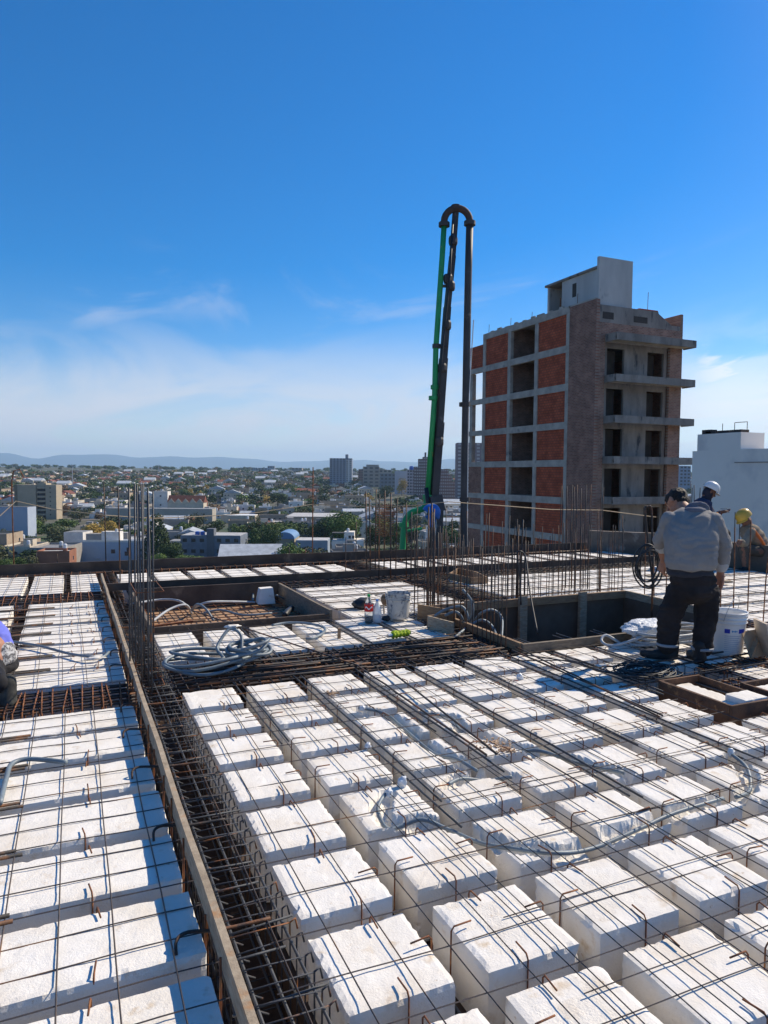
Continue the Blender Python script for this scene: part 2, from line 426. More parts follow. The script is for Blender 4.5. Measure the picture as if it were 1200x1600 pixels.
def inhole(x, y, w, l):
    return any(x+w > a+.02 and x < b-.02 and y+l > c+.02 and y < d-.02 for a, b, c, d in HOLES)
colmap = {}
for i in range(19):
    x = .715+PX*i; n = 0
    for k in range(10):
        y = YB-PY*k-BL
        if y < .5: continue
        if not any(seen(x+dx, y+dy, 0, 620) for dx in (0, BW) for dy in (0, BL)): continue
        colmap.setdefault(i, []).append((k, x, y))
for i, L in colmap.items():
    L.sort(key=lambda q: q[2])
    for n, (k, x, y) in enumerate(L):
        if x > 4.6 and 3.93 < y+BL/2 < 4.30 : continue
        if inhole(x, y, BW, BL): continue
        place_block(x, y, BW, BL, .022 if y < 3.6 else .03, f'white foam block, {ordn(k)} from black cage in {ordn(i)} line right of board', 'foam blocks of the near right field', True)
# small cut pieces inside the timber boxes
for (x, y, w, l, z, lb) in ((4.03, 3.28, .20, .58, .012, 'white foam block filling most of the left open timber box'), (4.12, 3.28, .22, .17, .06, 'small cut white foam piece at near end of the timber box'),
                        (4.53, 3.06, .36, .50, .03, 'white foam block inside the timber box at right frame edge')):
    link('foam_piece', block_mesh(w, l, 3.3+x, .03), None, (x, y, z), 0, label=lb, cat='foam block')
# left near field, long blocks
for k in range(8):
    y = 4.53-.462*k+.047
    if y < .9: continue
    for n, (x, w) in enumerate(((-.43, .815), (-1.36, .86))):
        if seen(x+w, y+.4, 0, 500):
            nm = 'beside the long board' if n == 0 else 'at the left frame edge'
            place_block(x, y, w, .368, .022, f'long white foam block {nm}, {ordn(k)} row nearer than the rusty cage', 'long foam blocks left of the board', nvar=4)
for k in range(8):
    y = 9.22-.458*k-.395
    for n, (x, w) in enumerate(((-.43, .815), (-1.45, .86))):
        nm = 'beside the long board' if n == 0 else 'at the left frame edge'
        if y > 5.5: place_block(x, y, w, .395, .04, f'far left foam block {nm}, {ordn(k)} row counted from the far cage', 'foam blocks of the far left field', nvar=4)
for n, (x, w) in enumerate(((.02, .36), (-.465, .40), (-.95, .41), (-1.43, .41))):
    place_block(x, 9.95, w, 1.7, .06, f'white foam strip in far left corner, {ordn(n)} from the board end', 'foam strips in the far left corner', nvar=1)
for i in range(6):
    for k in range(2):
        x = .725+PX*i; y = 7.04-.515-.56*k
        if x+BW < 3.45: place_block(x, y, BW, .49, .03, f'white foam block in {"far" if k == 0 else "near"} row before the pit, {ordn(i)} from left', 'foam blocks between pit and black beam')
for k in range(5):
    y = 9.2-.425*k-.385
    for n, x in enumerate((2.80, 3.62)):
        place_block(x, y, .79, .385, .04, f'foam block right of the pit, {"left" if n == 0 else "right"} half, {ordn(k)} row from the back', 'foam blocks right of the pit', nvar=4)
for k in range(5):
    y = 9.25-.435*k-.40
    for n in range(6):
        x = 5.14+.875*n
        place_block(x, y, .85, .40, .045, f'foam block behind the shaft, {ordn(n)} from left in {ordn(k)} row from back', 'foam blocks behind the shaft', nvar=4)
for n in range(7): place_block(.66+.52*n, 10.02, .44, 1.45, .06, f'foam strip along the far edge, {ordn(n)} from the left before the gap', 'foam strips along the far edge left of the gap', nvar=2)
for n in range(10): place_block(4.87+.54*n, 10.02, .46, 1.45, .06, f'foam strip along the far edge, {ordn(n)} from the gap rightwards', 'foam strips along the far edge right of the gap', nvar=2)
for k in range(5):
    for n in range(4):
        y = 6.98-.46*k-.41; x = 6.8+.87*n
        if y > 4.5: place_block(x, y, .84, .41, .05, f'foam block right of the shaft, {ordn(n)} from it in {ordn(k)} row from back', 'foam blocks right of the shaft', nvar=4)

# ------------------------------------------------------------------ welded wire mesh sheets
def wire_sheet(x0, x1, y0, y1, sx, sy, z, r, label, seed, skew=0., wob=.0045, m=wirem, ends=.06, clip=None):
    mb = MB(); st = .11
    def zz(x, y): return z+wob*mn.noise(Vector((x*2.1, y*2.1, seed)))*1.6
    def off(x, y, q): return wob*1.5*mn.noise(Vector((x*1.1, y*1.1, seed+q)))
    def run(P):
        seg = []
        for p in P:
            ok = seen(p[0], p[1], 0, 500) and not (clip and any(a < p[0] < b and c < p[1] < d for a, b, c, d in clip))
            if ok: seg.append(p)
            else:
                if len(seg) > 1: mb.tube(seg, r, m, 4)
                seg = []
        if len(seg) > 1: mb.tube(seg, r, m, 4)
    x = x0
    while x <= x1:
        e0, e1 = y0-rng.uniform(0, ends), y1+rng.uniform(0, ends); n = max(2, int((e1-e0)/st)); P = []
        for i in range(n+1):
            y = e0+(e1-e0)*i/n; P.append((x+skew*(y-y0)+off(x, y, 5), y, zz(x, y)+r))
        run(P); x += sx
    y = y0
    while y <= y1:
        e0, e1 = x0-rng.uniform(0, ends), x1+rng.uniform(0, ends); n = max(2, int((e1-e0)/st)); P = []
        for i in range(n+1):
            xx = e0+(e1-e0)*i/n; P.append((xx, y-skew*(xx-x0)+off(xx, y, 11), zz(xx, y)-r))
        run(P); y += sy
    return mb.obj('wire_mesh_sheet', label=label, cat='wire mesh')
wire_sheet(.60, 6.6, .8, 4.7, .172, .235, .007, .0026, 'rusty wire mesh sheet over the near right foam blocks', 1., .004, clip=HOLES)
wire_sheet(1.42, 7.2, 1.2, 3.3, .31, .41, .012, .0026, 'second wire mesh sheet overlapping at the lower right corner', 2., -.012, clip=HOLES)
wire_sheet(1.0, 8.9, 4.45, 5.12, .18, .21, .012, .0024, 'narrow wire mesh sheet lying by the black beam cage', 3., .006)
wire_sheet(-1.4, .40, 1.2, 4.98, .168, .166, .008, .0027, 'wire mesh sheet over long foam blocks at lower left', 4., .006, .006)
wire_sheet(-1.4, .40, 5.5, 9.3, .168, .18, .013, .0024, 'wire mesh sheet over the far left foam field', 5., -.005)
wire_sheet(-1.4, .40, 9.9, 11.7, .17, .2, .022, .003, 'wire mesh sheet in the far left corner by the edge board', 6.)
wire_sheet(.70, 3.5, 5.9, 7.08, .18, .18, .024, .0026, 'wire mesh sheet between the pit and the black beam', 7., .004)
wire_sheet(2.8, 4.42, 7.1, 9.3, .22, .25, .008, .0021, 'wire mesh sheet on foam blocks right of the pit', 8.)
wire_sheet(5.1, 10.4, 7.05, 9.3, .25, .28, .008, .0022, 'wire mesh sheet on foam blocks behind the shaft', 9.)
wire_sheet(.66, 10.2, 10.0, 11.5, .26, .3, .008, .0024, 'long wire mesh sheet along the far slab edge', 10.)
wire_sheet(6.7, 10.3, 4.6, 7.0, .24, .26, .008, .0022, 'wire mesh sheet right of the shaft behind the white bucket', 12.)

# ------------------------------------------------------------------ joist bars with open stirrups
def stirrup_mesh(w, d, fl, r, m, axis):
    # open U with flanges that lie over the neighbouring blocks; axis: direction of the flanges
    prof = [(-w/2-fl, .012), (-w/2-.008, .014), (-w/2+.003, 0), (-w/2+.004, -d), (w/2-.004, -d), (w/2-.003, 0), (w/2+.008, .014), (w/2+fl, .012)]
    mb = MB(); mb.tube([((a, 0, z) if axis == 'x' else (0, a, z)) for a, z in prof], r, m, 6); return mb.mesh('stirrup', True)
st_x = stirrup_mesh(PX-BW-.012, .185, .080, .0031, rustm, 'x'); st_y = stirrup_mesh(PY-BL-.008, .185, .072, .0032, rustm, 'y')
for i in range(1, 14):
    x = .715+PX*i-(PX-BW)/2
    ys = [YB-PY*k-BL/2 for k in range(9)]
    ys = [y for y in ys if seen(x, y, 0, 400) and y > .8 and not inhole(x-.05, y, .1, .05)]
    if not ys: continue
    t = thing('joist_reinforcement', f'pair of black bars with rusty hooks in {ordn(i-1)} joist right of the long board', 'joist bars', (x, min(ys), 0), 0, 'joist bars running away from the camera')
    mby = min(ys)
    for y in ys:
        if rng.random() < .14: continue
        s = link('stirrup', st_x, t, (rng.uniform(-.004, .004), y-mby+rng.uniform(-.05, .05), rng.uniform(-.004, .008)), rng.uniform(-.12, .12))
    for q, (dx, zt) in enumerate(((-.018, -.005), (.022, .004), (0, -.17))):
        far = 7.0 if (q < 2 and i in (2, 4, 5, 6)) else 5.6; near = mby-.4
        if q < 2:
            near = rng.uniform(2.9, 4.1) if i % 2 else rng.uniform(1.9, 2.9)
            if i == 1: near = 3.9
            if far < near+.4: continue
        P = [(dx+.003*mn.noise(Vector((x, yy, q))), yy-mby, zt+.012*mn.noise(Vector((x*3, yy, q)))) for yy in np.linspace(near, far, 14)]
        mb = MB(); mb.tube(P, .0058, steel, 6); mb.obj('bar', t, smooth=True)
for k in range(8):
    y = YB-PY*(k+1)+(PY-BL)/2
    xs = [.715+PX*i+BW*.52 for i in range(16)]
    xs = [x for x in xs if seen(x, y, 0, 400) and not inhole(x, y-.03, .05, .06)]
    if not xs or y < 1.1 or (k in (1,) and False): continue
    t = thing('joist_reinforcement', f'rusty hooks in {ordn(k)} cross gap from the black beam towards the camera', 'joist bars', (min(xs), y, 0), 0, 'joist bars running across the view')
    for x in xs: link('stirrup', st_y, t, (x-min(xs)+rng.uniform(-.04, .04), rng.uniform(-.006, .006), rng.uniform(-.003, .008)), rng.uniform(-.18, .18))
    mb = MB(); mb.tube([(-.2, 0, -.17), (max(xs)-min(xs)+.2, 0, -.17)], .005, steel, 6); mb.obj('bar', t)
# left field joists: paired black bars reaching in from the left, hooks
lab_l = 'paired black bars reaching in from the left, {} joist {}'
for fld, (y0, pitch, n, xe, w) in enumerate(((4.53+.462, .462, 8, -.20, 'towards the camera from rusty cage'), (9.22, .458, 8, -.12, 'from the far cage'))):
    for k in range(n):
        y = y0-pitch*(k+1) if fld == 0 else y0-pitch*(k+1)+.02
        if not seen(.3, y, 0, 10): continue
        if fld == 1 and y < 5.7: continue
        t = thing('joist_reinforcement', lab_l.format(ordn(k), w), 'joist bars', (0, y, 0), 0, 'joist bars of the left fields')
        xe2 = xe+rng.uniform(-.02, .02)-(.02 if fld else 0)
        for dy in (-.022, .018):
            mb = MB(); mb.tube([(-1.6, dy, .014), (-.8, dy, .010), (xe2+rng.uniform(-.02, .02), dy, .014)], .0075, steeld, 6); mb.obj('bar', t, smooth=True)
        for x in ((.05+rng.uniform(-.02, .03), -.6) if fld == 0 else (.02, .2)):
            link('stirrup', st_y, t, (x, 0, 0), rng.uniform(-.2, .2))
# far strip joists
for n in range(6):
    x = .66+.52*(n+1)-.04
    t = thing('joist_reinforcement', f'dark bars in the {ordn(n)} gap between far edge foam strips', 'joist bars', (x, 10.8, 0), 0, 'joist bars between the far edge strips')
    for dx in (-.018, .018):
        mb = MB(); mb.tube([(dx, -.75, .01), (dx, .7, .01)], .007, steeld, 5); mb.obj('bar', t)
for n in range(9):
    x = 4.87+.54*(n+1)-.04
    t = thing('joist_reinforcement', f'dark bars in the {ordn(n)} gap right of the cross beam', 'joist bars', (x, 10.8, 0), 0, 'joist bars between the far edge strips')
    for dx in (-.018, .018):
        mb = MB(); mb.tube([(dx, -.75, .01), (dx, .7, .01)], .007, steeld, 5); mb.obj('bar', t)
for k in range(4):
    for nm, x0, x1, y0, p in (('right of the pit', 2.75, 4.5, 9.2, .425), ('behind the shaft', 5.1, 10.4, 9.25, .435), ('right of the shaft', 6.7, 10.3, 6.98, .46)):
        y = y0-p*(k+1)+.02
        t = thing('joist_reinforcement', f'dark bars in the {ordn(k)} gap of the foam field {nm}', 'joist bars', (x0, y, 0), 0, 'joist bars across the back fields')
        for dy in (-.014, .014):
            mb = MB(); mb.tube([(0, dy, .014), (x1-x0, dy, .014)], .0042, steeld, 5); mb.obj('bar', t)

# ------------------------------------------------------------------ beam cages
def cage(label, x0, x1, y0, y1, ax, zt, zb, pitch, ntop, r=.0045, rl=.008, sm=None, lm=None, jit=.01, nside=1, hook=False, group='rebar cages of the beams'):
    sm = sm or rustm; lm = lm or steeld
    t = thing('beam_cage', label, 'rebar cage', (x0, y0, 0), 0, group)
    L = (x1-x0) if ax == 'x' else (y1-y0); w = (y1-y0) if ax == 'x' else (x1-x0)
    ms = []
    for q in range(3):
        mb = MB(); a, b = .012, w-.012
        k = rng.uniform(-.008, .008)
        P = [(a, zt), (b, zt+k), (b+k, zb), (a, zb)]
        P = [((0+j_, u, z) if ax == 'x' else (u, 0+j_, z)) for (u, z), j_ in zip(P, [rng.uniform(-.006, .006) for _ in range(4)])]
        mb.tube(P, r, sm, 5, closed=True)
        if hook:
            e = P[1]; mb.tube([e, (e[0]+.02, e[1]+.004, e[2]+.008), (e[0]+.028, e[1]+.004, e[2]-.03)], r, sm, 5)
        mb.tube([P[0], (P[0][0]+(.0 if ax == 'x' else .06), P[0][1]+(.06 if ax == 'x' else .0), P[0][2]-.035)], r, sm, 4)
        ms.append(mb.mesh('stirrup', True))
    n = min(100, int(L/pitch))
    for i in range(n):
        s = (i+.5)*L/n+rng.uniform(-jit, jit)
        link('stirrup', rng.choice(ms), t, (s, 0, 0) if ax == 'x' else (0, s, 0), rng.uniform(-.05, .05))
    for i in range(ntop):
        u = .03+(w-.06)*i/max(1, ntop-1)+rng.uniform(-.012, .012)
        for z in ((zt-.012, zb+.012) if i % 2 == 0 else (zt-.014,)):
            P = []
            for q in range(9):
                s = -.03+(L+.06)*q/8; uu = u+.006*mn.noise(Vector((s*2, u*9, z))); zz_ = z+.004*mn.noise(Vector((s*3, u*9, z+5)))
                P.append((s, uu, zz_) if ax == 'x' else (uu, s, zz_))
            mb = MB(); mb.tube(P, rl, lm, 6); mb.obj('bar', t, smooth=True)
    for i in range(nside):
        for u in (.02, w-.02):
            z = zb+(zt-zb)*(i+1)/(nside+1)
            mb = MB(); mb.tube([(0, u, z), (L, u, z)] if ax == 'x' else [(u, 0, z), (u, L, z)], rl*.8, lm, 5); mb.obj('bar', t)
    return t
mixst = mat('part_rusted_stirrup', (.05, .055, .065), (.08, .08, .085), 20, .55, .4, 160, spot=[((.30, .12, .04), 5, .56, .64)])
v1 = cage('long dark rebar cage running beside the weathered board', .445, .69, 1.25, 9.3, 'y', .0, -.36, .083, 3, .0036, .0055, mixst, steel, hook=True)
# extra transverse bars over the long cage
for i in range(34):
    y = 1.5+i*.21+rng.uniform(-.05, .05)
    mb = MB(); z = rng.uniform(-.02, .012); xa = rng.uniform(.39, .46); 
    mb.tube([(xa-.445, y-1.25, z), (.69-.445+rng.uniform(-.06, .03), y-1.25+rng.uniform(-.02, .02), z+rng.uniform(-.01, .01))], .0042, steel, 6)
    mb.obj('cross_bar', v1, smooth=True)
for y in (1.62, 2.33, 3.10, 3.78, 4.37, 4.86, 5.9, 6.4, 6.9, 7.4, 7.9, 8.4, 8.8):
    mb = MB(); xe = .30+rng.uniform(-.02, .02)
    mb.tube(smoothline([(.62-.445, y-1.25, .012), (.45-.445, y-1.25, .016), (xe+.04-.445, y-1.25, .035), (xe-.445, y-1.27, .03), (xe-.005-.445, y-1.30, -.0)], 4), .0062, blackm if False else steeld, 6)
    mb.obj('hooked_bar', v1, smooth=True)
m1 = cage('wide black rebar cage crossing the middle of the deck', .72, 3.5, 5.12, 5.9, 'x', .0, -.30, .085, 10, .006, .0095, steeld, steeld)
for i in range(30):
    x = rng.uniform(.7, 3.4); y = rng.uniform(5.1, 5.85); a = rng.choice((0, 0, 0, .1, -.08)); L = rng.uniform(.5, 1.4)
    mb = MB(); mb.tube([(x-.72, y-5.12, rng.uniform(0, .03)), (min(3.5, x+L)-.72, y-5.12+a*L, rng.uniform(0, .03))], .008, steeld, 6); mb.obj('bar', m1, smooth=True)
cage('rusty orange rebar cage between the two left foam fields', -1.5, .40, 5.02, 5.53, 'x', .0, -.30, .058, 8, .0058, .008, rustm, steeld)
cage('dark rebar cage behind the far left foam field', -1.6, .40, 9.26, 9.92, 'x', .0, -.3, .075, 6, .006, .009, rustm, steeld)
cage('long rusty rebar cage along the far edge board', -1.6, 10.2, 11.68, 11.86, 'x', .01, -.3, .12, 4, .007, .009, rustm, steeld)
cage('dark rebar cage crossing under the far dark plank', .72, 10.3, 9.32, 9.95, 'x', .0, -.3, .10, 7, .006, .010, steeld, steeld)
cage('dark rebar cage running away from the camera left of the shaft', 4.46, 5.08, 7.0, 9.3, 'y', .0, -.3, .07, 8, .006, .009, steeld, steeld)
cage('short dark rebar cage by the far strips gap', 4.28, 4.84, 9.98, 11.6, 'y', .0, -.3, .08, 6, .006, .009, steeld, steeld)
cage('dark rebar cage in far left corner beside the board', .42, .64, 9.4, 11.64, 'y', .0, -.3, .09, 3, .006, .009, steeld, steeld)
cage('dark rebar bundle left of the shaft wall', 3.46, 3.62, 5.3, 7.0, 'y', .0, -.3, .09, 3, .006, .009, steeld, steeld)
cage('rusty rebar cage behind the standing man in grey', 6.42, 6.7, 4.2, 7.0, 'y', .0, -.3, .1, 3, .006, .009, rustm, steeld)
cage('rusty rebar cage on the right, by the cardboard pieces', 4.75, 9.0, 3.98, 4.24, 'x', .0, -.3, .08, 6, .006, .010, rustm, steeld)
cage('dark rebar bars between the timber boxes and near foam blocks', 4.44, 6.0, 3.66, 3.9, 'x', -.02, -.2, .1, 3, .005, .008, rustm, steeld)
for i, (xa, ya, xb, yb) in enumerate(((3.9, 4.17, 9, 4.33), (3.6, 3.90, 9, 4.03), (4.05, 4.32, 9, 4.42))):
    mb = MB(); mb.tube([(xa, ya, .035), ((xa+xb)/2, (ya+yb)/2+.01, .045), (xb, yb, .035)], .008, steeld, 6)
    mb.obj('loose_bar', smooth=True, label=f'long loose black bar by the white bucket, {ordn(i)} from the far side', cat='steel bar', group='long loose bars by the bucket')
# loose pairs of long bars lying along the joists in the near right field
for i, (ax_, ay_, bx_, by_) in enumerate(((400+470/3, 900+440/3, 400+1080/3, 900+875/3), (590, 1040, 776, 1190), (800, 1023, 1035, 1128), (806, 1018, 1030, 1130), (300, 960, 560, 1048))):
    a, b = gz(ax_, ay_), gz(bx_, by_)
    mb = MB(); P = [a.lerp(b, q/10)+Vector((.006*mn.noise(Vector((q*.7, i, 0))), 0, .042+.006*mn.noise(Vector((q*.5, i, 4))))) for q in range(11)]
    mb.tube(P, .0065, steeld, 6)
    mb.obj('loose_bar', smooth=True, label=f'loose black steel bar lying along the joists, {ordn(i)} of the set', cat='steel bar', group='loose bars lying along the joists')

# ------------------------------------------------------------------ boards and timber forms
def grainboard(mb, a, b, m, seg=.4, j=.003):
    x0, y0, z0 = a; x1, y1, z1 = b
    ax = 0 if (x1-x0) > (y1-y0) else 1; L = (b[ax]-a[ax]); n = max(1, int(L/seg))
    vs = []
    for i in range(n+1):
        s = a[ax]+L*i/n; o = rng.uniform(-j, j); oz = rng.uniform(-j, j)
        if ax == 0: vs += [(s, y0+o, z0+oz), (s, y1+o, z0+oz), (s, y1+o, z1+oz), (s, y0+o, z1+oz)]
        else: vs += [(x0+o, s, z0+oz), (x1+o, s, z0+oz), (x1+o, s, z1+oz), (x0+o, s, z1+oz)]
    fs = [(0, 1, 2, 3) if ax else (3, 2, 1, 0)]
    for i in range(n):
        for k in range(4):
            q = (i*4+k, i*4+(k+1) % 4, i*4+4+(k+1) % 4, i*4+4+k); fs.append(q[::-1] if ax else q)
    fs.append(tuple(n*4+k for k in ((3, 2, 1, 0) if ax else (0, 1, 2, 3))))
    mb.add(vs, fs, m)
mb = MB(); grainboard(mb, (.408, 1.0, .035), (.433, 10.7, .122), oldwood, .35, .003)
t = mb.obj('edge_board', label='long weathered board on edge running away beside the rebar cage', cat='wooden board')
for i in range(26):
    mb = MB(); y = 1.35+i*.36+rng.uniform(-.08, .08); mb.tube([(.400, y, -.35), (.402, y+rng.uniform(-.02, .02), rng.uniform(.06, .11))], .0045, rustm, 5); mb.obj('support_pin', t)
mb = MB(); grainboard(mb, (.44, 9.66, .03), (9.9, 9.69, .125), rawply, .8, .003)
mb.obj('edge_board', label='long dark plank on edge crossing the back of the deck', cat='wooden board')
mb = MB(); grainboard(mb, (-3.5, 11.88, -.45), (3.6, 11.905, .155), rawply, 1.2, .004); grainboard(mb, (3.6, 11.883, -.45), (10.0, 11.908, .15), rawply, 1.2, .004)
for i in range(24): mb.box((-3.2+i*.56, 11.91, -.45), (-3.15+i*.56, 11.95, .12), tanwood)
mb.obj('edge_formwork', label='dark plywood edge board along the far side of the deck', cat='formwork')
# pit
mb = MB()
pitw = mat('pit_plank', (.26, .21, .155), (.16, .13, .10), 5, .85, .5, 60, sxyz=(3, 3, 14), bdist=.006)
grainboard(mb, (.70, 7.12, -.22), (.73, 9.17, .08), pitw); grainboard(mb, (2.545, 7.12, -.22), (2.575, 9.17, .09), pitw)
grainboard(mb, (.733, 9.14, -.22), (2.542, 9.17, .115), rawply); grainboard(mb, (.733, 7.12, -.22), (2.542, 7.15, .05), rawply)
t = thing('sunken_form', 'sunken rectangular pit framed by old planks with tan plywood floor', 'formwork')
mb.obj('frame', t)
mb = MB(); mb.box((.735, 7.155, -.19), (1.62, 9.135, -.165), tanply); mb.box((1.625, 7.155, -.19), (2.54, 9.135, -.168), tanply); mb.obj('floor', t)
mb = MB()
for i in range(12): mb.tube([(.75, 7.3+i*.16, -.135), (2.53, 7.3+i*.16+rng.uniform(-.03, .03), -.13)], .006, steeld if i % 3 else rustm, 5)
for i in range(13): mb.tube([(.82+i*.14, 7.2, -.125), (.82+i*.14+rng.uniform(-.03, .03), 9.12, -.122)], .006, steeld if i % 3 else rustm, 5)
mb.obj('floor_mesh', t)
mb = MB(); mb.beam((.78, 7.95, -.11), (1.25, 8.02, -.10), .05, .02, rustm); mb.beam((1.1, 8.1, -.115), (1.4, 8.05, -.11), .04, .02, tanwood); mb.obj('batten', t)
mb = MB(); mb.tube(smoothline([(2.26, 7.85, -.08), (2.32, 7.95, -.06), (2.45, 8.2, -.07)], 4), .035, blackm, 8)
mb.obj('black_sleeve', smooth=True, label='short black rubber sleeve lying in the framed pit', cat='sleeve')
c = gz(414, 942, -.12)
mb = MB(); w = .085
mb.hexa([(c.x-.11, c.y-.09, -.12), (c.x+.11, c.y-.10, -.12), (c.x+.12, c.y+.09, -.12), (c.x-.10, c.y+.10, -.12),
         (c.x-.075, c.y-.07, .075), (c.x+.085, c.y-.08, .085), (c.x+.09, c.y+.06, .08), (c.x-.07, c.y+.07, .075)], eps)
mb.obj('foam_cutoff', label='small white foam offcut standing in the framed pit', cat='foam piece')
# shaft: walls down the opening
t = thing('shaft_form', 'deep rectangular shaft opening lined with dark plywood and timber posts', 'formwork')
darkin = mat('shaft_plywood', (.10, .075, .055), (.16, .12, .09), 2.5, .85)
mb = MB()
SX0, SX1, SY0, SY1 = 3.64, 6.36, 5.14, 6.86
mb.box((SX0, SY1-.02, -2.6), (SX1, SY1, .03), darkin); mb.box((SX0-.0, SY0, -2.6), (SX1, SY0+.02, .0), darkin)
mb.box((SX0, SY0+.022, -2.6), (SX0+.02, SY1-.022, .0), darkin); mb.box((SX1-.02, SY0+.022, -2.6), (SX1, SY1-.022, .03), darkin)
mb.box((SX0, SY0, -2.65), (SX1, SY1, -2.602), darkin)
mb.obj('lining', t)
mb = MB()
grainboard(mb, (SX0-.02, SY0-.035, .002), (SX1+.02, SY0+.0, .075), pitw, .5); mb.obj('plank', t)
mb = MB(); grainboard(mb, (SX0-.02, SY1-.05, .032), (SX1+.01, SY1+.0, .12), tanwood, .5); mb.obj('plank', t)
mb = MB(); grainboard(mb, (SX0-.035, SY0+.003, .002), (SX0-.0, SY1-.053, .075), tanwood, .5); mb.obj('plank', t)
mb = MB(); grainboard(mb, (SX1-.02, SY0+.003, .032), (SX1+.015, SY1-.053, .12), oldwood, .5); mb.obj('plank', t)
for xx in (4.02, 4.74, 5.60):
    mb = MB(); mb.box((xx, SY1-.10, -2.2), (xx+.10, SY1-.052, .155), oldwood, jit=.004); mb.obj('post', t)
mb = MB(); mb.box((SX0+.02, SY0+.45, -.35), (SX1-.02, SY0+.53, -.28), tanwood); mb.obj('brace', t)
# little formwork box left of the shaft with loose tan pieces
t = thing('conduit_box_form', 'small open plank box where the grey conduits meet beside the shaft', 'formwork')
p = [gz(690, 990), gz(738, 1008)]
for a, b, h, m in (((3.30, 6.28), (3.38, 5.92), .13, oldwood), ((3.30, 6.30), (3.62, 6.34), .13, tanwood), ((3.42, 6.75), (3.62, 6.30), .16, tanwood)):
    mb = MB(); mb.beam((a[0], a[1], h/2), (b[0], b[1], h/2), .025, h, m); mb.obj('plank', t)
# boat shaped form behind
t = thing('oval_form', 'low boat shaped timber form lying on foam blocks behind the bars', 'formwork')
O = [gz(703, 906, .0), gz(716, 897, 0), gz(745, 904, 0), gz(760, 912, 0), gz(735, 913, 0)]
for a, b in zip(O, O[1:]+O[:1]):
    mb = MB(); mb.beam((a.x, a.y, .05), (b.x, b.y, .05), .02, .10, tanwood); mb.obj('board', t)
for k, (a, b, c_, d) in enumerate(HOLES):
    t = thing('box_form', ['open rusty brown timber box standing among foam blocks', 'second brown timber box cut by the right frame edge'][k], 'timber box')
    boxm = mat('rusty_box_timber', (.16, .085, .05), (.07, .045, .035), 6, .85, .5, 60, spot=[((.40, .22, .10), 14, .60, .75)])
    a += .02; b -= .04; c_ += .03; d -= .06
    for q in range(4):
        mb = MB()
        if q == 0: mb.box((a, c_, -.2), (b, c_+.022, .05), boxm, jit=.002)
        if q == 1: mb.box((a, d-.022, -.2), (b, d, .05), boxm, jit=.002)
        if q == 2: mb.box((a, c_+.024, -.2), (a+.022, d-.024, .047), boxm, jit=.002)
        if q == 3: mb.box((b-.022, c_+.024, -.2), (b, d-.024, .047), boxm, jit=.002)
        mb.obj('side_board', t)
# upstand wall on the right
mb = MB()
P = [(9.9, 11.72), (10.75, 10.72), (10.45, 9.3), (10.62, 8.6), (10.9, 7.2), (11.3, 4.6)]
for a, b in zip(P[:-1], P[1:]): mb.beam((a[0], a[1], .0), (b[0], b[1], .0), .16, .82+.02*rng.random(), mat('brown_stained_concrete', (.20, .165, .13), (.11, .09, .075), 2.2, .9, .5, 20, spot=[((.30, .27, .24), 3, .58, .7)]))
mb.obj('upstand_wall', label='low stained concrete upstand wall at the right end of the deck', cat='concrete wall')

# ------------------------------------------------------------------ starter bars
def bars(label, pts, r, m, cat='starter bars', ties=(), group=None, lean=.02):
    b0 = pts[0]; t = thing('starter_bars', label, cat, (b0[0], b0[1], 0), 0, group)
    for (x, y, h) in pts:
        mb = MB(); lx, ly = rng.uniform(-lean, lean)*h, rng.uniform(-lean, lean)*h
        mb.tube([(x-b0[0], y-b0[1], -.25), (x-b0[0]+lx*.4, y-b0[1]+ly*.4, h*.5), (x-b0[0]+lx, y-b0[1]+ly, h)], r, m, 6); mb.obj('bar', t, smooth=True)
    for poly, z in ties:
        mb = MB(); mb.tube([(x-b0[0], y-b0[1], z) for x, y in poly], .004, rustm, 5, closed=len(poly) > 2); mb.obj('tie', t)
    return t
def pb(x, yb, yt):
    g = gz(x, yb); D = g.x*FWD[0]+g.y*FWD[1]
    return (g.x, g.y, gd(x, yt, D).z)
bars('tall bundle of grey bars rising beside the board at the left', [pb(*q) for q in ((203, 1058, 762), (212, 1062, 756), (222, 1074, 768), (226, 1050, 757), (232, 1072, 762), (238, 1078, 770), (224, 1034, 756), (217, 1040, 758), (208, 1042, 772), (240, 1046, 768))],
     .0072, steel, ties=[([(.43, 5.25), (.62, 5.25), (.62, 5.75), (.43, 5.75)], .70), ([(.43, 5.25), (.62, 5.25), (.62, 5.75), (.43, 5.75)], .02)], lean=.012)
bars('two thin bars left of the tall bundle', [pb(166, 888, 753), pb(188, 908, 760)], .010, steeld)
bars('dark cluster of bars left of the shaft', [pb(*q) for q in ((668, 950, 792), (672, 955, 786), (679, 957, 800), (684, 952, 832), (675, 948, 795))], .009, steeld, ties=[([(3.68, 6.95), (3.8, 6.95), (3.8, 7.15), (3.68, 7.15)], .3)])
bars('column bars with dark stirrup box near the far edge', [pb(*q) for q in ((573, 900, 768), (579, 903, 775), (586, 898, 765), (592, 905, 772), (600, 900, 766), (610, 903, 770), (618, 900, 778), (635, 902, 785), (642, 906, 800))], .010, steeld,
     ties=[([(4.3, 9.75), (4.52, 9.75), (4.52, 9.95), (4.3, 9.95)], z) for z in np.linspace(.62, 1.08, 14)])
L = []
for i in range(26): L.append((SX0-.12+rng.uniform(-.03, .03), 5.2+i*.075, rng.uniform(.80, 1.02) if i % 5 else 1.2))
bars('row of thin bars along the left side of the shaft', L, .0048, steeld, group='thin wall bars round the shaft')
L = [(SX0+.0+i*.085+rng.uniform(-.02, .02), 6.98+rng.uniform(-.05, .05), rng.uniform(.72, .98)) for i in range(34)]
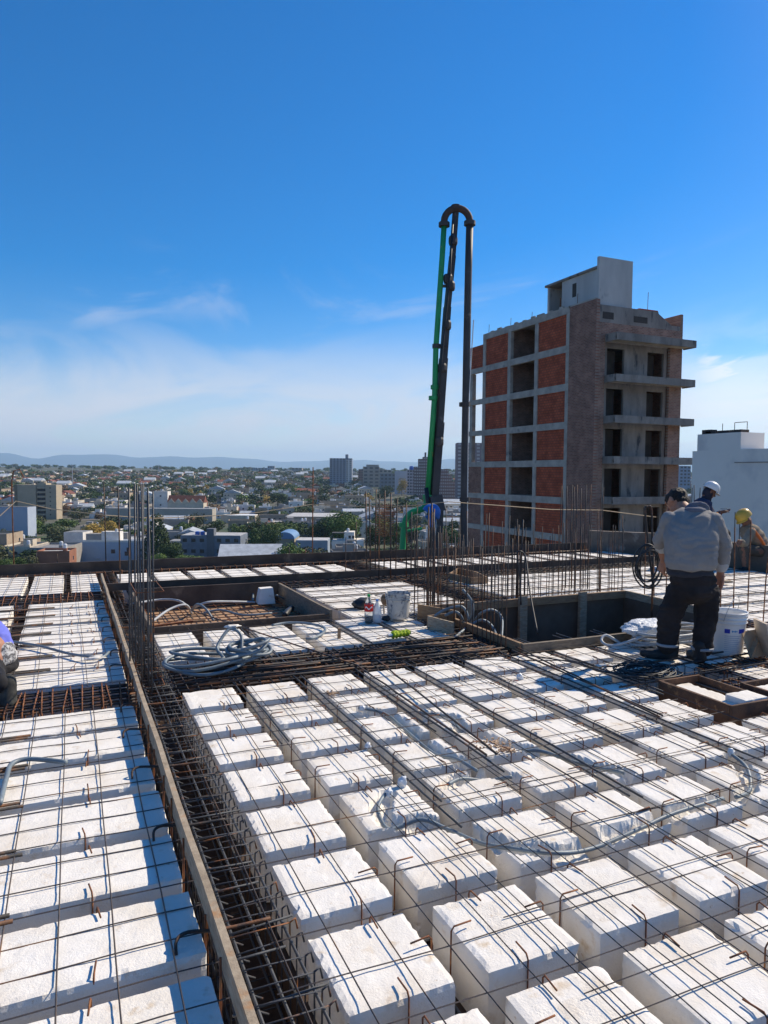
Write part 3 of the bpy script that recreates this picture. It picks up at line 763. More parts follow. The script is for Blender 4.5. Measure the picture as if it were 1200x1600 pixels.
bars('row of thin bars behind the shaft', L, .0048, steeld, group='thin wall bars round the shaft', ties=[([(SX0, 6.98), (SX1, 6.98)], .12)])
L = [(4.1+i*.11+rng.uniform(-.03, .03), 7.18+rng.uniform(-.04, .04), rng.uniform(.6, 1.12)) for i in range(24)]
bars('second row of thin bars behind the shaft', L, .0045, steeld, group='thin wall bars round the shaft')
bars('tight group of taller bars in front of the brick tower corner', [pb(x, 922+rng.uniform(-4, 4), 757+rng.uniform(-3, 10)) for x in (872, 879, 884, 889, 893, 899, 906, 911, 918, 936, 938)], .0062, steeld)
bars('black posts group by the looped cable', [pb(*q) for q in ((800, 945, 842), (806, 945, 820), (812, 948, 812), (819, 948, 845), (812, 942, 862))], .010, steeld)
L = [(SX1+.10+rng.uniform(-.02, .02), 5.0+i*.16, rng.uniform(.75, 1.1)) for i in range(11)]
bars('rusty bars behind the white bucket', L, .0065, rustm, lean=.05)
bars('thin far bars in front of the green pump pipe', [pb(*q) for q in ((556, 892, 815), (540, 893, 840), (650, 893, 836), (660, 892, 842), (694, 900, 826), (700, 905, 838), (715, 900, 820), (705, 896, 806), (722, 905, 836))], .007, steeld)
bars('short bars at the far edge beside the tall posts', [pb(*q) for q in ((452, 874, 855), (477, 874, 857), (553, 870, 858), (430, 874, 862), (90, 884, 866), (57, 884, 864))], .008, steeld)
bars('thin bars standing against the pale building', [pb(*q) for q in ((1078, 862, 762), (1084, 862, 758), (1090, 862, 762), (1096, 862, 756), (1147, 868, 800), (1154, 868, 806))], .009, steeld)
L = [gX(x, 890, 9.2) for x in ()]
# string on posts
ropem = mat('tan_string', (.52, .40, .26), rough=.9)
posts = [(22, 893, 738), (488, 876, 730)]
PP = []
for i, (x, yb, yt) in enumerate(posts):
    a = pb(x, yb, yt); mb = MB(); mb.tube([(0, 0, -.2), (.01, 0, a[2])] if i else [(0, 0, -.2), (-.01, 0, a[2]*.9), (.02, 0, a[2]+.02), (.10, .02, a[2]+.05), (.16, 0, a[2]-.08)], .010, rustm, 6)
    mb.obj('line_post', loc=(a[0], a[1], 0), label=['rusty bent post at the far left holding the tan string', 'thin rusty post at the far edge holding the tan string'][i], cat='steel post')
def ropept(x, y, Y): return gY(x, y, Y)
R_ = [ropept(-40, 812, 11.9), ropept(0, 806, 11.95), ropept(25, 783, 12.1), ropept(80, 795, 12), ropept(165, 805, 11.5), ropept(240, 810, 11.6), ropept(330, 806, 11.8), ropept(400, 801, 11.8), ropept(488, 788, 11.8),
      ropept(560, 791, 11), ropept(640, 790, 10), ropept(700, 784, 9.2), ropept(770, 789, 9.2), ropept(860, 796, 9.2), ropept(940, 797, 9.2), ropept(1025, 808, 9.2)]
mb = MB(); mb.tube(R_, .0065, ropem, 5); mb.obj('string_line', label='tan string stretched across the far side of the deck', cat='string')

# ------------------------------------------------------------------ conduits
def conduit(pts, r, label, nm='conduit', m=None, cat='conduit', k=5, group=None):
    mb = MB(); mb.tube(smoothline(pts, k), r, m or condm, 8); o = mb.obj(nm, smooth=True, label=label, cat=cat)
    if group: o['group'] = group
    return o
for k, (lb) in {'a': 'grey conduit snaking over blocks below the black beam', 'b': 'grey conduit crossing the middle of the foam field', 'c': 'grey conduit in a carved groove across the near foam blocks',
               'd': 'short grey conduit end with wrapped tip on a near block', 'e': 'grey conduit bend in a broken block at the right'}.items():
    v = CW[k]; conduit([(p.x, p.y, -.022+.018*math.sin(i*1.9)+(.03 if i in (0, len(v)-1) else 0)) for i, p in enumerate(v)], .0098, lb)
# plastic wrapped tips
plast = mat('clear_plastic_wrap', (.80, .82, .84), (.6, .64, .68), 30, .25, .8, 40, spec=.6)
def blob(c, s, m, name, seed, label=None, cat=None, n=3, amp=.35, parent=None, freq=14):
    import bmesh
    bm = bmesh.new(); bmesh.ops.create_icosphere(bm, subdivisions=n, radius=1)
    for v in bm.verts:
        k = 1+amp*mn.noise(Vector(v.co)*1.7+Vector((seed, 0, 0)))+amp*.5*mn.noise(Vector(v.co)*freq/3+Vector((seed, 4, 0)))
        v.co = Vector((v.co.x*s[0]*k, v.co.y*s[1]*k, v.co.z*s[2]*k))
    me = bpy.data.meshes.new(name); bm.to_mesh(me); bm.free(); me.materials.append(m)
    me.polygons.foreach_set('use_smooth', [True]*len(me.polygons))
    o = link(name, me, parent, c)
    if label: o['label'] = label; o['category'] = cat
    return o
for i, (x, y, s, lb) in enumerate(((629, 1228, .024, 'crumpled plastic knot beside the grey conduit on a near block'), (608, 1244, .018, 'small plastic wrapping round the conduit bend in the near block'),
                               (575, 1170, .018, 'plastic scrap standing between blocks of the second line'), (566, 1110, .018, 'torn plastic scrap by the conduit end at second row'), (1142, 1180, .02, 'grey plastic scrap on broken block at the right'), (812, 1062, .025, 'pale plastic scrap in the man\'s shadow'))):
    g = gz(x, y); blob((g.x, g.y, s*.8), (s, s*.7, s*1.2), plast, 'plastic_scrap', i*3.3, lb, 'plastic scrap', amp=.5)
# crossing conduits at left field
g = [gz(*p) for p in ((20, 1008), (60, 1016), (105, 1026), (135, 1033), (160, 1032), (170, 1026))]
conduit([(p.x, p.y, .03+.01*i % .02) for i, p in enumerate(g)], .012, 'thin grey conduit lying across the far left foam field')
g = gz(148, 1034); blob((g.x, g.y, .03), (.07, .025, .014), eps, 'plastic_scrap', 8., 'white tape scrap on the far left foam field', 'plastic scrap', amp=.5)
g = [gz(*p) for p in ((0, 1265), (10, 1225), (18, 1203), (40, 1195), (70, 1196), (104, 1200))]
conduit([(p.x, p.y, .03) for p in g], .013, 'grey conduit bending into the long blocks at left frame edge')
# big coil on the rebar
P = []
cx, cy = .98, 5.55
for i in range(46):
    a = i*2*math.pi/15+2.5; rx = .32-.015*math.sin(i*.7); P.append((cx+rx*math.cos(a), cy+.19*math.sin(a)+.02*math.sin(i), .045+.03*(i/15)+.02*math.sin(i*.9)))
P += [(1.06, 5.42, .12), (1.05, 5.55, .18), (1.14, 5.64, .28), (1.20, 5.66, .30), (1.26, 5.62, .24), (1.24, 5.50, .10)]
for i in range(64):
    a = i*2*math.pi/11+1.2; r = .15+.035*math.sin(i*.55); P.append((1.32+r*math.cos(a)+.03*math.sin(i*.35), 5.52+r*.75*math.sin(a), .07+.0016*i+.035*math.sin(a+1.0+i*.12)+.03))
conduit(P, .0135, 'heap of coiled blue grey conduit lying on the black rebar', 'conduit_coil', cat='conduit coil', k=4)
blob((1.20, 5.68, .315), (.06, .03, .012), eps, 'plastic_scrap', 2., 'white paper tag on top of the conduit heap', 'paper scrap', amp=.5)
# conduits in the pit
def pg(x, y, z): return gz(x, y, z)
for i, (L, lb) in enumerate((([(238, 971, -.05), (265, 952, .0), (290, 945, .02), (299, 958, -.12)], 'grey conduit arch at near left of pit'), ([(205, 944, 0), (250, 937, .0), (280, 939, .02), (297, 952, -.1)], 'grey conduit arch at far left of pit'),
                         ([(300, 955, -.12), (308, 944, .03), (322, 952, .0), (334, 970, -.12)], 'short grey conduit arch at middle of pit'), ([(302, 950, -.1), (325, 941, -.02), (360, 940, -.05), (398, 941, -.1)], 'grey conduit leading to the foam offcut in pit'),
                         ([(318, 958, -.1), (345, 953, -.07), (380, 961, -.1), (425, 958, -.1)], 'grey conduit snaking along the pit floor'), ([(395, 938, -.08), (397, 922, .0), (408, 911, .1)], 'thin pale conduit curving up over pit back wall'),
                         ([(432, 930, .0), (450, 938, -.1), (480, 950, -.12)], 'grey conduit at the right end of pit'))):
    conduit([gz(x, y, z) for x, y, z in L], .014, lb, group=None, m=condl if i in (0, 1, 3) else condm)
# loop on blocks before the pit
conduit([gz(x, y, .03) for x, y in ((425, 977), (450, 973), (480, 974), (505, 980), (506, 988), (490, 997), (478, 998))], .013, 'grey conduit loop lying on blocks before the pit')
# arches beside the shaft
b = (3.42, 5.98)
for i, (L, lb) in enumerate((([(672, 968, .02), (695, 953, .12), (722, 948, .22), (732, 968, .05), (728, 975, .0)], 'low grey conduit arch reaching left beside the shaft'),
                         ([(728, 975, .0), (738, 962, .12), (737, 940, .3), (723, 921, .42)], 'tall grey conduit rising above the other arches'),
                         ([(742, 970, .0), (752, 958, .12), (770, 953, .2), (784, 966, .15), (783, 1000, .0)], 'right grey conduit arch beside the shaft'),
                         ([(710, 996, .0), (738, 975, .1), (755, 969, .13), (770, 980, .1), (778, 1002, .0)], 'near grey conduit arch dipping into the rebar'),
                         ([(695, 962, .05), (712, 956, .1), (722, 966, .05), (720, 975, .0)], 'small pale conduit arch behind the others'))):
    conduit([gz(x, y+(0), 0)+Vector((0, 0, 0)) if z == 0 else gd(x, y, 7.2) for x, y, z in L], .0145, lb)
# bag and big coil by the shaft
P = []
for i in range(60):
    a = i*2*math.pi/14; r = .30+.03*math.sin(i*.5); P.append((5.02+r*1.25*math.cos(a), 4.86+r*.62*math.sin(a), .02+.0022*i+.012*math.sin(i*.8)))
P += [(4.70, 4.80, .12), (4.45, 4.92, .03), (4.42, 5.03, .05), (4.50, 5.06, .09), (4.60, 4.98, .02)]
conduit(P, .0125, 'flat coil of pale grey conduit under the white plastic bag', 'conduit_coil', condl, 'conduit coil', 4)
blob((4.92, 4.95, .15), (.30, .17, .075), mat('white_plastic_bag', (.84, .85, .86), (.66, .69, .73), 12, .3, .9, 26, spec=.5, bdist=.03), 'plastic_bag', 5., 'crumpled white plastic bag on a coil of conduit', 'plastic bag', 5, .22, freq=20)
# tangle of black wire
P = []
r2 = random.Random(3)
for i in range(170):
    a = i*2*math.pi/9.3; r = .21+.06*math.sin(i*.37)+.04*math.sin(i*1.3)
    P.append((4.05+r*1.05*math.cos(a)+.05*math.sin(i*.11), 4.13+r*.62*math.sin(a)+.05*math.cos(i*.17), .035+.03*abs(math.sin(i*.9))+.015*math.sin(i*.31)))
P += [(3.75, 4.35, .05), (3.6, 4.42, .10), (3.3, 4.75, .05), (2.9, 5.05, .04)]
conduit(P, .0042, 'tangled black tie wire lying at the standing man\'s feet', 'wire_tangle', blackm, 'black wire', 3)
# big black hose coil hanging behind the man at left
P = []
hc = gd(1014, 885, 7.4)
for i in range(70):
    a = i*2*math.pi/14; rx = .120+.03*math.sin(i*.211); rz = .195+.035*math.sin(i*.173)
    P.append((hc.x+RGT[0]*rx*math.cos(a), hc.y+RGT[1]*rx*math.cos(a)+.03*math.sin(i*.3), hc.z+rz*math.sin(a)))
conduit(P, .0085, 'upright coil of thick black hose hanging beside the man\'s left hand', 'hose_coil', blackm, 'hose coil', 4)
conduit([gd(1021, 915, 7.5), gd(1015, 870, 7.5), gd(1008, 800, 7.5), gd(1012, 792, 7.5), gd(1018, 797, 7.5), gd(1019, 850, 7.5)], .011, 'tall hooked black bar rising above the hose coil', 'hooked_bar', steeld, 'steel bar')
q = gd(1019, 930, 7.5); conduit([(q.x, q.y, 0), gd(1021, 870, 7.5)], .011, 'straight bar carrying the black hose coil', 'hose_post', steeld, 'steel bar', 2)
# drooping looped black cable by the shaft
conduit([gd(814, 945, 7.6), gd(812, 900, 7.6), gd(808, 866, 7.6), gd(815, 862, 7.6), gd(822, 875, 7.6), gd(828, 925, 7.3), gd(840, 990, 6.9)], .009, 'black cable looped over bars and drooping in front of the shaft', 'looped_cable', blackm, 'cable')
conduit([gz(810, 1022, .03), gz(860, 1029, .05), gz(905, 1037, .05), gz(945, 1050, .05), gz(970, 1052, .05)], .006, 'black cable lying from the shaft corner to the wire tangle', 'cable', blackm, 'cable')
# ------------------------------------------------------------------ small things
pailm = mat('dirty_white_plastic', (.62, .60, .55), (.50, .47, .42), 12, .55, spot=[((.16, .17, .20), 22, .52, .62), ((.40, .33, .24), 14, .58, .7)], sxyz=(1, 1, .6))
whiteb = mat('white_bucket_plastic', (.78, .78, .76), (.72, .72, .70), 6, .35, spec=.5)
bluel = mat('bucket_blue_print', (.02, .045, .42), rough=.5); cyan = mat('bucket_light_blue_print', (.10, .32, .62), rough=.5); gtext = mat('grey_print', (.42, .46, .56), rough=.6)
def pail(loc, r0, r1, h, m, label, rot=0, handle=True, printed=False, level=None):
    t = thing('bucket', label, 'bucket', loc, rot)
    mb = MB(); pr = [(0, .0), (r0*.97, 0), (r0, .008)]
    for z in np.linspace(.03, h*.70, 6): pr.append((r0+(r1-r0)*z/h, z))
    for k in range(3):
        z = h*(.74+.085*k); rr = r0+(r1-r0)*z/h; pr += [(rr, z), (rr+.009, z+.004), (rr+.009, z+.010), (rr+.001, z+.014)]
    pr += [(r1, h-.02), (r1+.006, h-.006), (r1+.003, h), (r1-.006, h-.003), (r1-.008, h-.03), (r0-.004, .02), (0, .018)]
    mb.lathe(pr, m, 40, cap=False); mb.obj('shell', t, smooth=True)
    if handle:
        mb = MB(); pts = []
        for k in range(17):
            a = math.pi*k/16; pts.append((-(r1+.008)*math.cos(a)*1.0, -.02-.05*math.sin(a), h*.82+.20*math.sin(a)))
        mb.tube(pts, .0028, mat('wire_handle', (.45, .45, .46), rough=.35, metal=.7), 6); mb.obj('handle', t, smooth=True)
    if printed:
        def patch(a0_, a1_, z0, z1, mm, nm='print'):
            mb = MB(); n = 6; vs = []
            for k in range(n+1):
                a = a0_+(a1_-a0_)*k/n
                for z in (z0, z1):
                    rr = r0+(r1-r0)*z/h+.0016; vs.append((rr*math.cos(a), rr*math.sin(a), z))
            mb.add(vs, [(2*k, 2*k+2, 2*k+3, 2*k+1) for k in range(n)], mm); return mb
        c0 = math.atan2(-loc[1], -loc[0])-rot    # facing the camera
        D = math.radians
        q = MB()
        parts = [(-8, 9, .54, .64, bluel), (38, 62, .54, .64, bluel), (14, 33, .575, .60, cyan), (15, 18, .565, .61, cyan), (24, 27, .565, .61, cyan), (-70, -52, .5, .6, bluel), (-70, -54, .62, .72, bluel), (-72, -55, .17, .24, bluel)]
        for i in range(9): parts.append((-8, 48-(i*5) % 13, .47-.046*i, .484-.046*i, gtext))
        mb = MB()
        for a, b_, z0, z1, mm in parts:
            n = 6; vs = []
            for k in range(n+1):
                an = c0+D(a+(b_-a)*k/n)
                for z in (z0*h, z1*h):
                    rr = r0+(r1-r0)*z/h+.0016; vs.append((rr*math.cos(an), rr*math.sin(an), z))
            mb.add(vs, [(2*k, 2*k+2, 2*k+3, 2*k+1) for k in range(n)], mm)
        mb.obj('label_print', t, smooth=True)
    return t
g = gz(1135, 1021); pail((g.x, g.y, .005), .128, .158, .375, whiteb, 'tall white bucket with blue printed label beside the standing man', .4, True, True)
g = gz(622, 969); t = pail((g.x, g.y, .03), .112, .135, .265, pailm, 'dirty off-white bucket smeared with cement beside the bottle', 0, False)
mb = MB(); mb.tube([(.13, -.02, .20), (.155, -.05, .15), (.15, -.06, .08), (.13, -.03, .05)], .003, mat('wire_handle', (.4, .4, .4)), 5); mb.obj('handle', t)
# bottle
g = gz(576, 975); t = thing('soda_bottle', 'plastic soda bottle with red label and green cap, dark cola at bottom', 'bottle', (g.x, g.y, .01))
clr = mat('clear_plastic', (.75, .80, .82), rough=.08, trans=.85, spec=.6)
mb = MB(); mb.lathe([(.0, .0), (.040, .004), (.044, .03), (.044, .10), (.041, .14), (.044, .165), (.044, .19), (.036, .225), (.016, .262), (.0135, .275), (.0135, .285)], clr, 24, cap=False); mb.obj('bottle_body', t, smooth=True)
mb = MB(); mb.lathe([(0, .006), (.041, .008), (.042, .07), (0, .072)], mat('cola', (.02, .008, .005), rough=.1), 24, cap=False); mb.obj('cola', t, smooth=True)
mb = MB(); mb.lathe([(.0455, .125), (.0455, .20)], mat('red_label', (.62, .02, .02), rough=.4), 24, cap=False)
c0 = math.atan2(-FWD[1], -FWD[0])
vs = []; fs = []
for k in range(9):
    a = c0-.9+1.8*k/8; z = .162+.012*math.sin(k*1.1); vs += [(.0462*math.cos(a), .0462*math.sin(a), z-.006), (.0462*math.cos(a), .0462*math.sin(a), z+.008)]
mb.add(vs, [(2*k, 2*k+2, 2*k+3, 2*k+1) for k in range(8)], mat('white_print', (.8, .8, .8))); mb.obj('bottle_label', t, smooth=True)
mb = MB(); mb.lathe([(0, .30), (.0155, .30), (.0155, .275), (0, .275)][::-1], mat('green_cap', (.02, .35, .08), rough=.4), 16, cap=False); mb.obj('cap', t)
g = gz(589, 974); t = thing('plastic_jug', 'crumpled clear plastic jug standing behind the soda bottle', 'jug', (g.x, g.y, .01))
mb = MB(); mb.lathe([(.0, .0), (.048, .004), (.05, .03), (.046, .06), (.05, .09), (.045, .13), (.038, .16), (.02, .20), (.013, .215), (.013, .235)], mat('bluish_clear_plastic', (.70, .78, .85), rough=.2, trans=.5, spec=.6), 20, cap=False); mb.obj('jug_body', t, smooth=True)
mb = MB(); mb.lathe([(0, .24), (.015, .24), (.015, .225), (0, .225)][::-1], mat('blue_cap', (.1, .25, .6)), 12, cap=False); mb.obj('cap', t)
g = gz(570, 950); blob((g.x-.02, g.y, .05), (.12, .09, .07), blackm, 'black_bag', 6.6, 'small black bag behind the soda bottle', 'bag', amp=.35)
g = gz(600, 962); t = thing('brush', 'brown round brush with pale handle leaning by the dirty bucket', 'brush', (g.x, g.y, .02))
mb = MB(); mb.tube([(0, 0, .10), (.005, 0, .13), (.01, 0, .17), (.01, 0, .205), (.008, 0, .22)], [.018, .04, .047, .036, .01], tanwood, 10); mb.obj('bristles', t, smooth=True)
mb = MB(); mb.tube([(0, 0, 0), (0, .01, .10)], .011, mat('pale_wood', (.62, .50, .38)), 8); mb.obj('handle', t)
g = gz(600, 970); blob((g.x+.02, g.y-.02, .03), (.05, .04, .03), blackm, 'black_pouch', 2.2, 'small black pouch between the jug and the dirty bucket', 'pouch', amp=.4)
# lime tool
g = gz(612, 1001); g2 = gz(640, 996)
lime = mat('lime_fabric', (.50, .62, .03), (.36, .48, .02), 12, .7, .6, 40)
t = thing('lime_tool', 'lime green wrapped tool with metal tip lying at the beam edge', 'tool', (g.x, g.y, .05))
v = (g2-g); v.z = 0; mb = MB(); P = []; rs = []
for k in range(18):
    P.append(v*(.0+k/17)); rs.append(.030+.006*math.sin(k*1.9)+(-.014 if k in (0, 17) else 0))
mb.tube(P, rs, lime, 12); mb.obj('wrap', t, smooth=True)
mb = MB(); mb.tube([P[0]-v*.22, P[0]], .018, mat('bright_metal', (.6, .6, .6), rough=.3, metal=.8), 10); mb.obj('tip', t)
mb = MB(); mb.tube([P[0]-v*.22, P[0]-v*.45+Vector((0, .01, -.01)), P[0]-v*.75+Vector((0, .03, -.02)), P[0]-v*.5+Vector((0, .06, -.02))], .003, rustm, 5); mb.obj('wire', t)
mb = MB(); mb.lathe([(0, -.02), (.034, -.02), (.036, .02), (.02, .03), (0, .03)], lime, 14, c=(v.x*.25, v.y*.25+.03, .0), cap=False); mb.obj('knob', t, smooth=True)
# wooden peg, cardboard
g = gz(530, 998); mb = MB(); mb.box((g.x-.014, g.y-.012, -.05), (g.x+.012, g.y+.012, .10), tanwood, jit=.003); mb.obj('wooden_peg', label='small wooden peg standing in a block left of the bottle', cat='peg')
card = mat('cardboard', (.50, .36, .23), (.44, .31, .20), 5, .9)
def slab(p, u, v_, th, m, nm, label, cat):
    p, u, v_ = Vector(p), Vector(u), Vector(v_); n = u.cross(v_).normalized()*th
    mb = MB(); mb.hexa([p, p+u, p+u+v_, p+v_, p+n, p+u+n, p+u+v_+n, p+v_+n], m); return mb.obj(nm, label=label, cat=cat)
a = gd(1172, 1022, 6.0); a.z = .02
slab((a.x, a.y, .02), (.30, .02, .0), (.03, .12, .20), .006, card, 'cardboard_sheet', 'brown cardboard sheet leaning right of the white bucket', 'cardboard')
slab((a.x+.13, a.y-.10, .02), (.12, .22, .0), (-.05, .02, .30), .02, mat('pale_board', (.66, .54, .42), (.60, .48, .36), 8, .85), 'foam_board', 'pale pointed board standing at the right frame edge', 'board')
slab((a.x-.04, a.y-.05, .03), (.16, .06, .12), (.02, .05, .02), .02, tanwood, 'wood_offcut', 'brown timber offcut leaning on the cardboard', 'offcut')
# plank pieces lying at the back right
for i, (x0, y0, x1, y1, lb) in enumerate(((1010, 905, 1130, 905, 'grey plank lying on foam blocks behind the standing man'), (1045, 897, 1140, 915, 'short dark plank behind the white bucket'))):
    a = gz(x0, y0); b_ = gz(x1, y1); mb = MB(); mb.beam((a.x, a.y, .05), (b_.x, b_.y, .05), .12, .03, oldwood); mb.obj('plank', label=lb, cat='wooden board')
g = gz(1195, 872); blob((g.x, g.y, .10), (.55, .3, .16), mat('dark_tarp', (.03, .035, .05), (.05, .055, .07), 4, .6), 'tarp', 4.4, 'dark crumpled tarp at the right frame edge below the seated worker', 'tarp', 4, .4)
# red brick and dirt crumbs
crm = mat('cement_crumbs', (.40, .24, .13), (.55, .42, .30), 30, .95)
for i, (x, y, s) in enumerate(((770, 1162, .09), (790, 1172, .06), (520, 1084, .05))):
    g = gz(x, y); r2 = random.Random(i); mb = MB()
    for k in range(60):
        a = r2.uniform(0, 6.28); d = r2.gauss(0, s*.6); q = r2.uniform(.002, .006); cx_2, cy_2 = g.x+d*math.cos(a), g.y+d*math.sin(a)
        mb.box((cx_2-q, cy_2-q, .0), (cx_2+q, cy_2+q, .004+q), crm, r2.uniform(0, 3), (cx_2, cy_2))
    o = mb.obj('cement_crumbs', kind='stuff', label=['brown cement crumbs scattered on a middle block', 'brown crumbs beside the larger crumb patch', 'rusty crumbs on first block line'][i], cat='crumbs')

# ------------------------------------------------------------------ people: voxel-fused tapered limbs
def capsule(mb, a, b, ra, rb, m, n=14, flat=1., up=None):
    a, b = Vector(a), Vector(b); d = b-a; L = max(d.length, 1e-5); d = d/L
    pts = []; rs = []
    for k in range(4): t = math.pi/2*(k/4); pts.append(a-d*ra*math.cos(t)); rs.append(max(ra*math.sin(t), ra*.05))
    pts.append(a); rs.append(ra); pts.append(a+d*L*.5); rs.append((ra+rb)/2); pts.append(b); rs.append(rb)
    for k in range(1, 5): t = math.pi/2*(k/4); pts.append(b+d*rb*math.sin(t)); rs.append(max(rb*math.cos(t), rb*.05))
    mb.tube(pts, rs, m, n)
def ellip(mb, c, s, m, ax=None, nu=18, nv=12):
    # ellipsoid with half sizes s along axes ax (3 vectors)
    c = Vector(c); ax = ax or (Vector((1, 0, 0)), Vector((0, 1, 0)), Vector((0, 0, 1))); vs = [c+ax[2]*s[2]]
    for j in range(1, nv):
        t = math.pi*j/nv
        for i in range(nu):
            p = 2*math.pi*i/nu; vs.append(c+ax[0]*s[0]*math.sin(t)*math.cos(p)+ax[1]*s[1]*math.sin(t)*math.sin(p)+ax[2]*s[2]*math.cos(t))
    vs.append(c-ax[2]*s[2]); e = len(vs)-1
    fs = [(0, 1+i, 1+(i+1) % nu) for i in range(nu)]
    for j in range(nv-2):
        for i in range(nu): fs.append((1+j*nu+i, 1+(j+1)*nu+i, 1+(j+1)*nu+(i+1) % nu, 1+j*nu+(i+1) % nu))
    fs += [(e, 1+(nv-2)*nu+(i+1) % nu, 1+(nv-2)*nu+i) for i in range(nu)]
    mb.add(vs, fs, m)
def loft(mb, secs, m, n=26):
    # secs: (centre, half width along R3, half depth along F3, shift of roundness)
    vs = []; L = len(secs)
    for c, w, d in secs:
        for k in range(n):
            a = 2*math.pi*k/n; cc, ss = math.cos(a), math.sin(a)
            vs.append(c+R3*w*(abs(cc)**.8)*(1 if cc > 0 else -1)+F3*d*(abs(ss)**.9)*(1 if ss > 0 else -1))
    fs = [(i*n+k, i*n+(k+1) % n, (i+1)*n+(k+1) % n, (i+1)*n+k) for i in range(L-1) for k in range(n)]+[tuple(range(n))[::-1], tuple((L-1)*n+k for k in range(n))]
    mb.add(vs, fs, m)
def fuse(mb, name, voxel, parent, m, smooth=4, folds=0., ffreq=9., seed=0., loc=None, facemat=None):
    me = mb.mesh(name+'_raw'); o = bpy.data.objects.new(name+'_tmp', me); sc.collection.objects.link(o)
    rm = o.modifiers.new('r', 'REMESH'); rm.mode = 'VOXEL'; rm.voxel_size = voxel
    sm_ = o.modifiers.new('s', 'SMOOTH'); sm_.iterations = smooth; sm_.factor = .5
    dg = bpy.context.evaluated_depsgraph_get(); dg.update()
    new = bpy.data.meshes.new_from_object(o.evaluated_get(dg)); bpy.data.objects.remove(o)
    new.name = name; new.materials.clear()
    if folds:
        nn = [v.normal.copy() for v in new.vertices]
        for v, n_ in zip(new.vertices, nn):
            p = v.co; f = mn.noise(Vector((p.x*ffreq, p.y*ffreq, p.z*ffreq*.55+seed)))
            g_ = abs(mn.noise(Vector((p.x*ffreq*1.3+4, p.y*ffreq*1.3, p.z*ffreq*2.3+seed))))
            v.co = p+n_*(folds*(f+.9*(g_-.25)))
    ms = m if isinstance(m, (list, tuple)) else [m]
    for q in ms: new.materials.append(q)
    if facemat:
        for pg_ in new.polygons: pg_.material_index = facemat(pg_.center)
    new.polygons.foreach_set('use_smooth', [True]*len(new.polygons)); new.update()
    return link(name, new, parent, loc)
skin = mat('skin', (.42, .21, .13), (.36, .17, .11), 20, .55, spec=.35)
skd = mat('tanned_skin', (.22, .11, .07), (.18, .09, .06), 20, .6)
hair = mat('dark_hair', (.012, .010, .009), (.03, .024, .02), 60, .6, .8, 150)
def hand(mb, wrist, d, palmn, m, s=1., curl=.5, side=1):
    # wrist: start, d: pointing direction, palmn: palm normal
    d = Vector(d).normalized(); pn = Vector(palmn); pn = (pn-d*pn.dot(d)).normalized(); sd_ = d.cross(pn)*side
    w = Vector(wrist); k1 = w+d*.045*s; k2 = w+d*.088*s
    capsule(mb, w+sd_*.012*s, k2+sd_*.024*s, .020*s, .0175*s, m, 10); capsule(mb, w-sd_*.012*s, k2-sd_*.022*s, .020*s, .0175*s, m, 10); capsule(mb, w, k2, .021*s, .018*s, m, 10)
    for i, (o_, L) in enumerate(((.033, .068), (.012, .078), (-.011, .073), (-.032, .058))):
        a = k2+sd_*o_*s; dd = (d+sd_*o_*2.5).normalized(); c1, c2 = curl*(.5+.12*i), curl*(1.1+.15*i)
        b = a+(dd*math.cos(c1)+pn*math.sin(c1))*L*.45*s; c = b+(dd*math.cos(c2)+pn*math.sin(c2))*L*.33*s; e = c+(dd*math.cos(c2+.4)+pn*math.sin(c2+.4))*L*.25*s
        capsule(mb, a, b, .0098*s, .0088*s, m, 8); capsule(mb, b, c, .0088*s, .008*s, m, 8); capsule(mb, c, e, .008*s, .0068*s, m, 8)
    a = w+sd_*.026*s+d*.02*s; b = a+(sd_*.6+d*.8+pn*.35).normalized()*.045*s; c = b+(sd_*.15+d+pn*.4).normalized()*.034*s
    capsule(mb, a, b, .0135*s, .0105*s, m, 8); capsule(mb, b, c, .0105*s, .0085*s, m, 8)
R3, F3, U3 = Vector((RGT[0], RGT[1], 0)), Vector((FWD[0], FWD[1], 0)), Vector((0, 0, 1))
def head(mb, c, fwd, up, s, m, ears=True):
    f = Vector(fwd).normalized(); u = Vector(up); u = (u-f*u.dot(f)).normalized(); r = f.cross(u)
    ax = (r, f, u)
    ellip(mb, c+u*.012*s-f*.006*s, (.076*s, .094*s, .095*s), m, ax)
    ellip(mb, c-u*.055*s+f*.028*s, (.052*s, .058*s, .058*s), m, ax)         # jaw
    capsule(mb, c+f*.088*s+u*.012*s, c+f*.108*s-u*.024*s, .008*s, .014*s, m, 8)   # nose
    capsule(mb, c+f*.078*s-u*.052*s-r*.018*s, c+f*.078*s-u*.052*s+r*.018*s, .011*s, .011*s, m, 8)  # lips
    capsule(mb, c+f*.070*s+u*.030*s-r*.04*s, c+f*.070*s+u*.030*s+r*.04*s, .016*s, .016*s, m, 8)  # brow
    if ears:
        for q in (-1, 1): ellip(mb, c+r*q*.080*s-f*.008*s, (.010*s, .020*s, .032*s), m, ax, 8, 8)
def boot(mb, heel, d, s, m, h=.15):
    d = Vector(d); d.z = 0; d.normalize(); h0 = Vector(heel)
    r = Vector((d.y, -d.x, 0))
    for q in (-.012, .012):
        capsule(mb, h0+r*q+U3*.05, h0+d*.17*s+r*q*1.6+U3*.036, .043*s, .036*s, m, 12)
    capsule(mb, h0+U3*.05, h0+U3*h, .046*s, .052*s, m, 12); capsule(mb, h0+d*.06*s+U3*.07, h0+U3*h, .04*s, .048*s, m, 12)
    capsule(mb, h0+d*.19*s+U3*.034, h0+d*.21*s+U3*.032, .037*s, .032*s, m, 12)
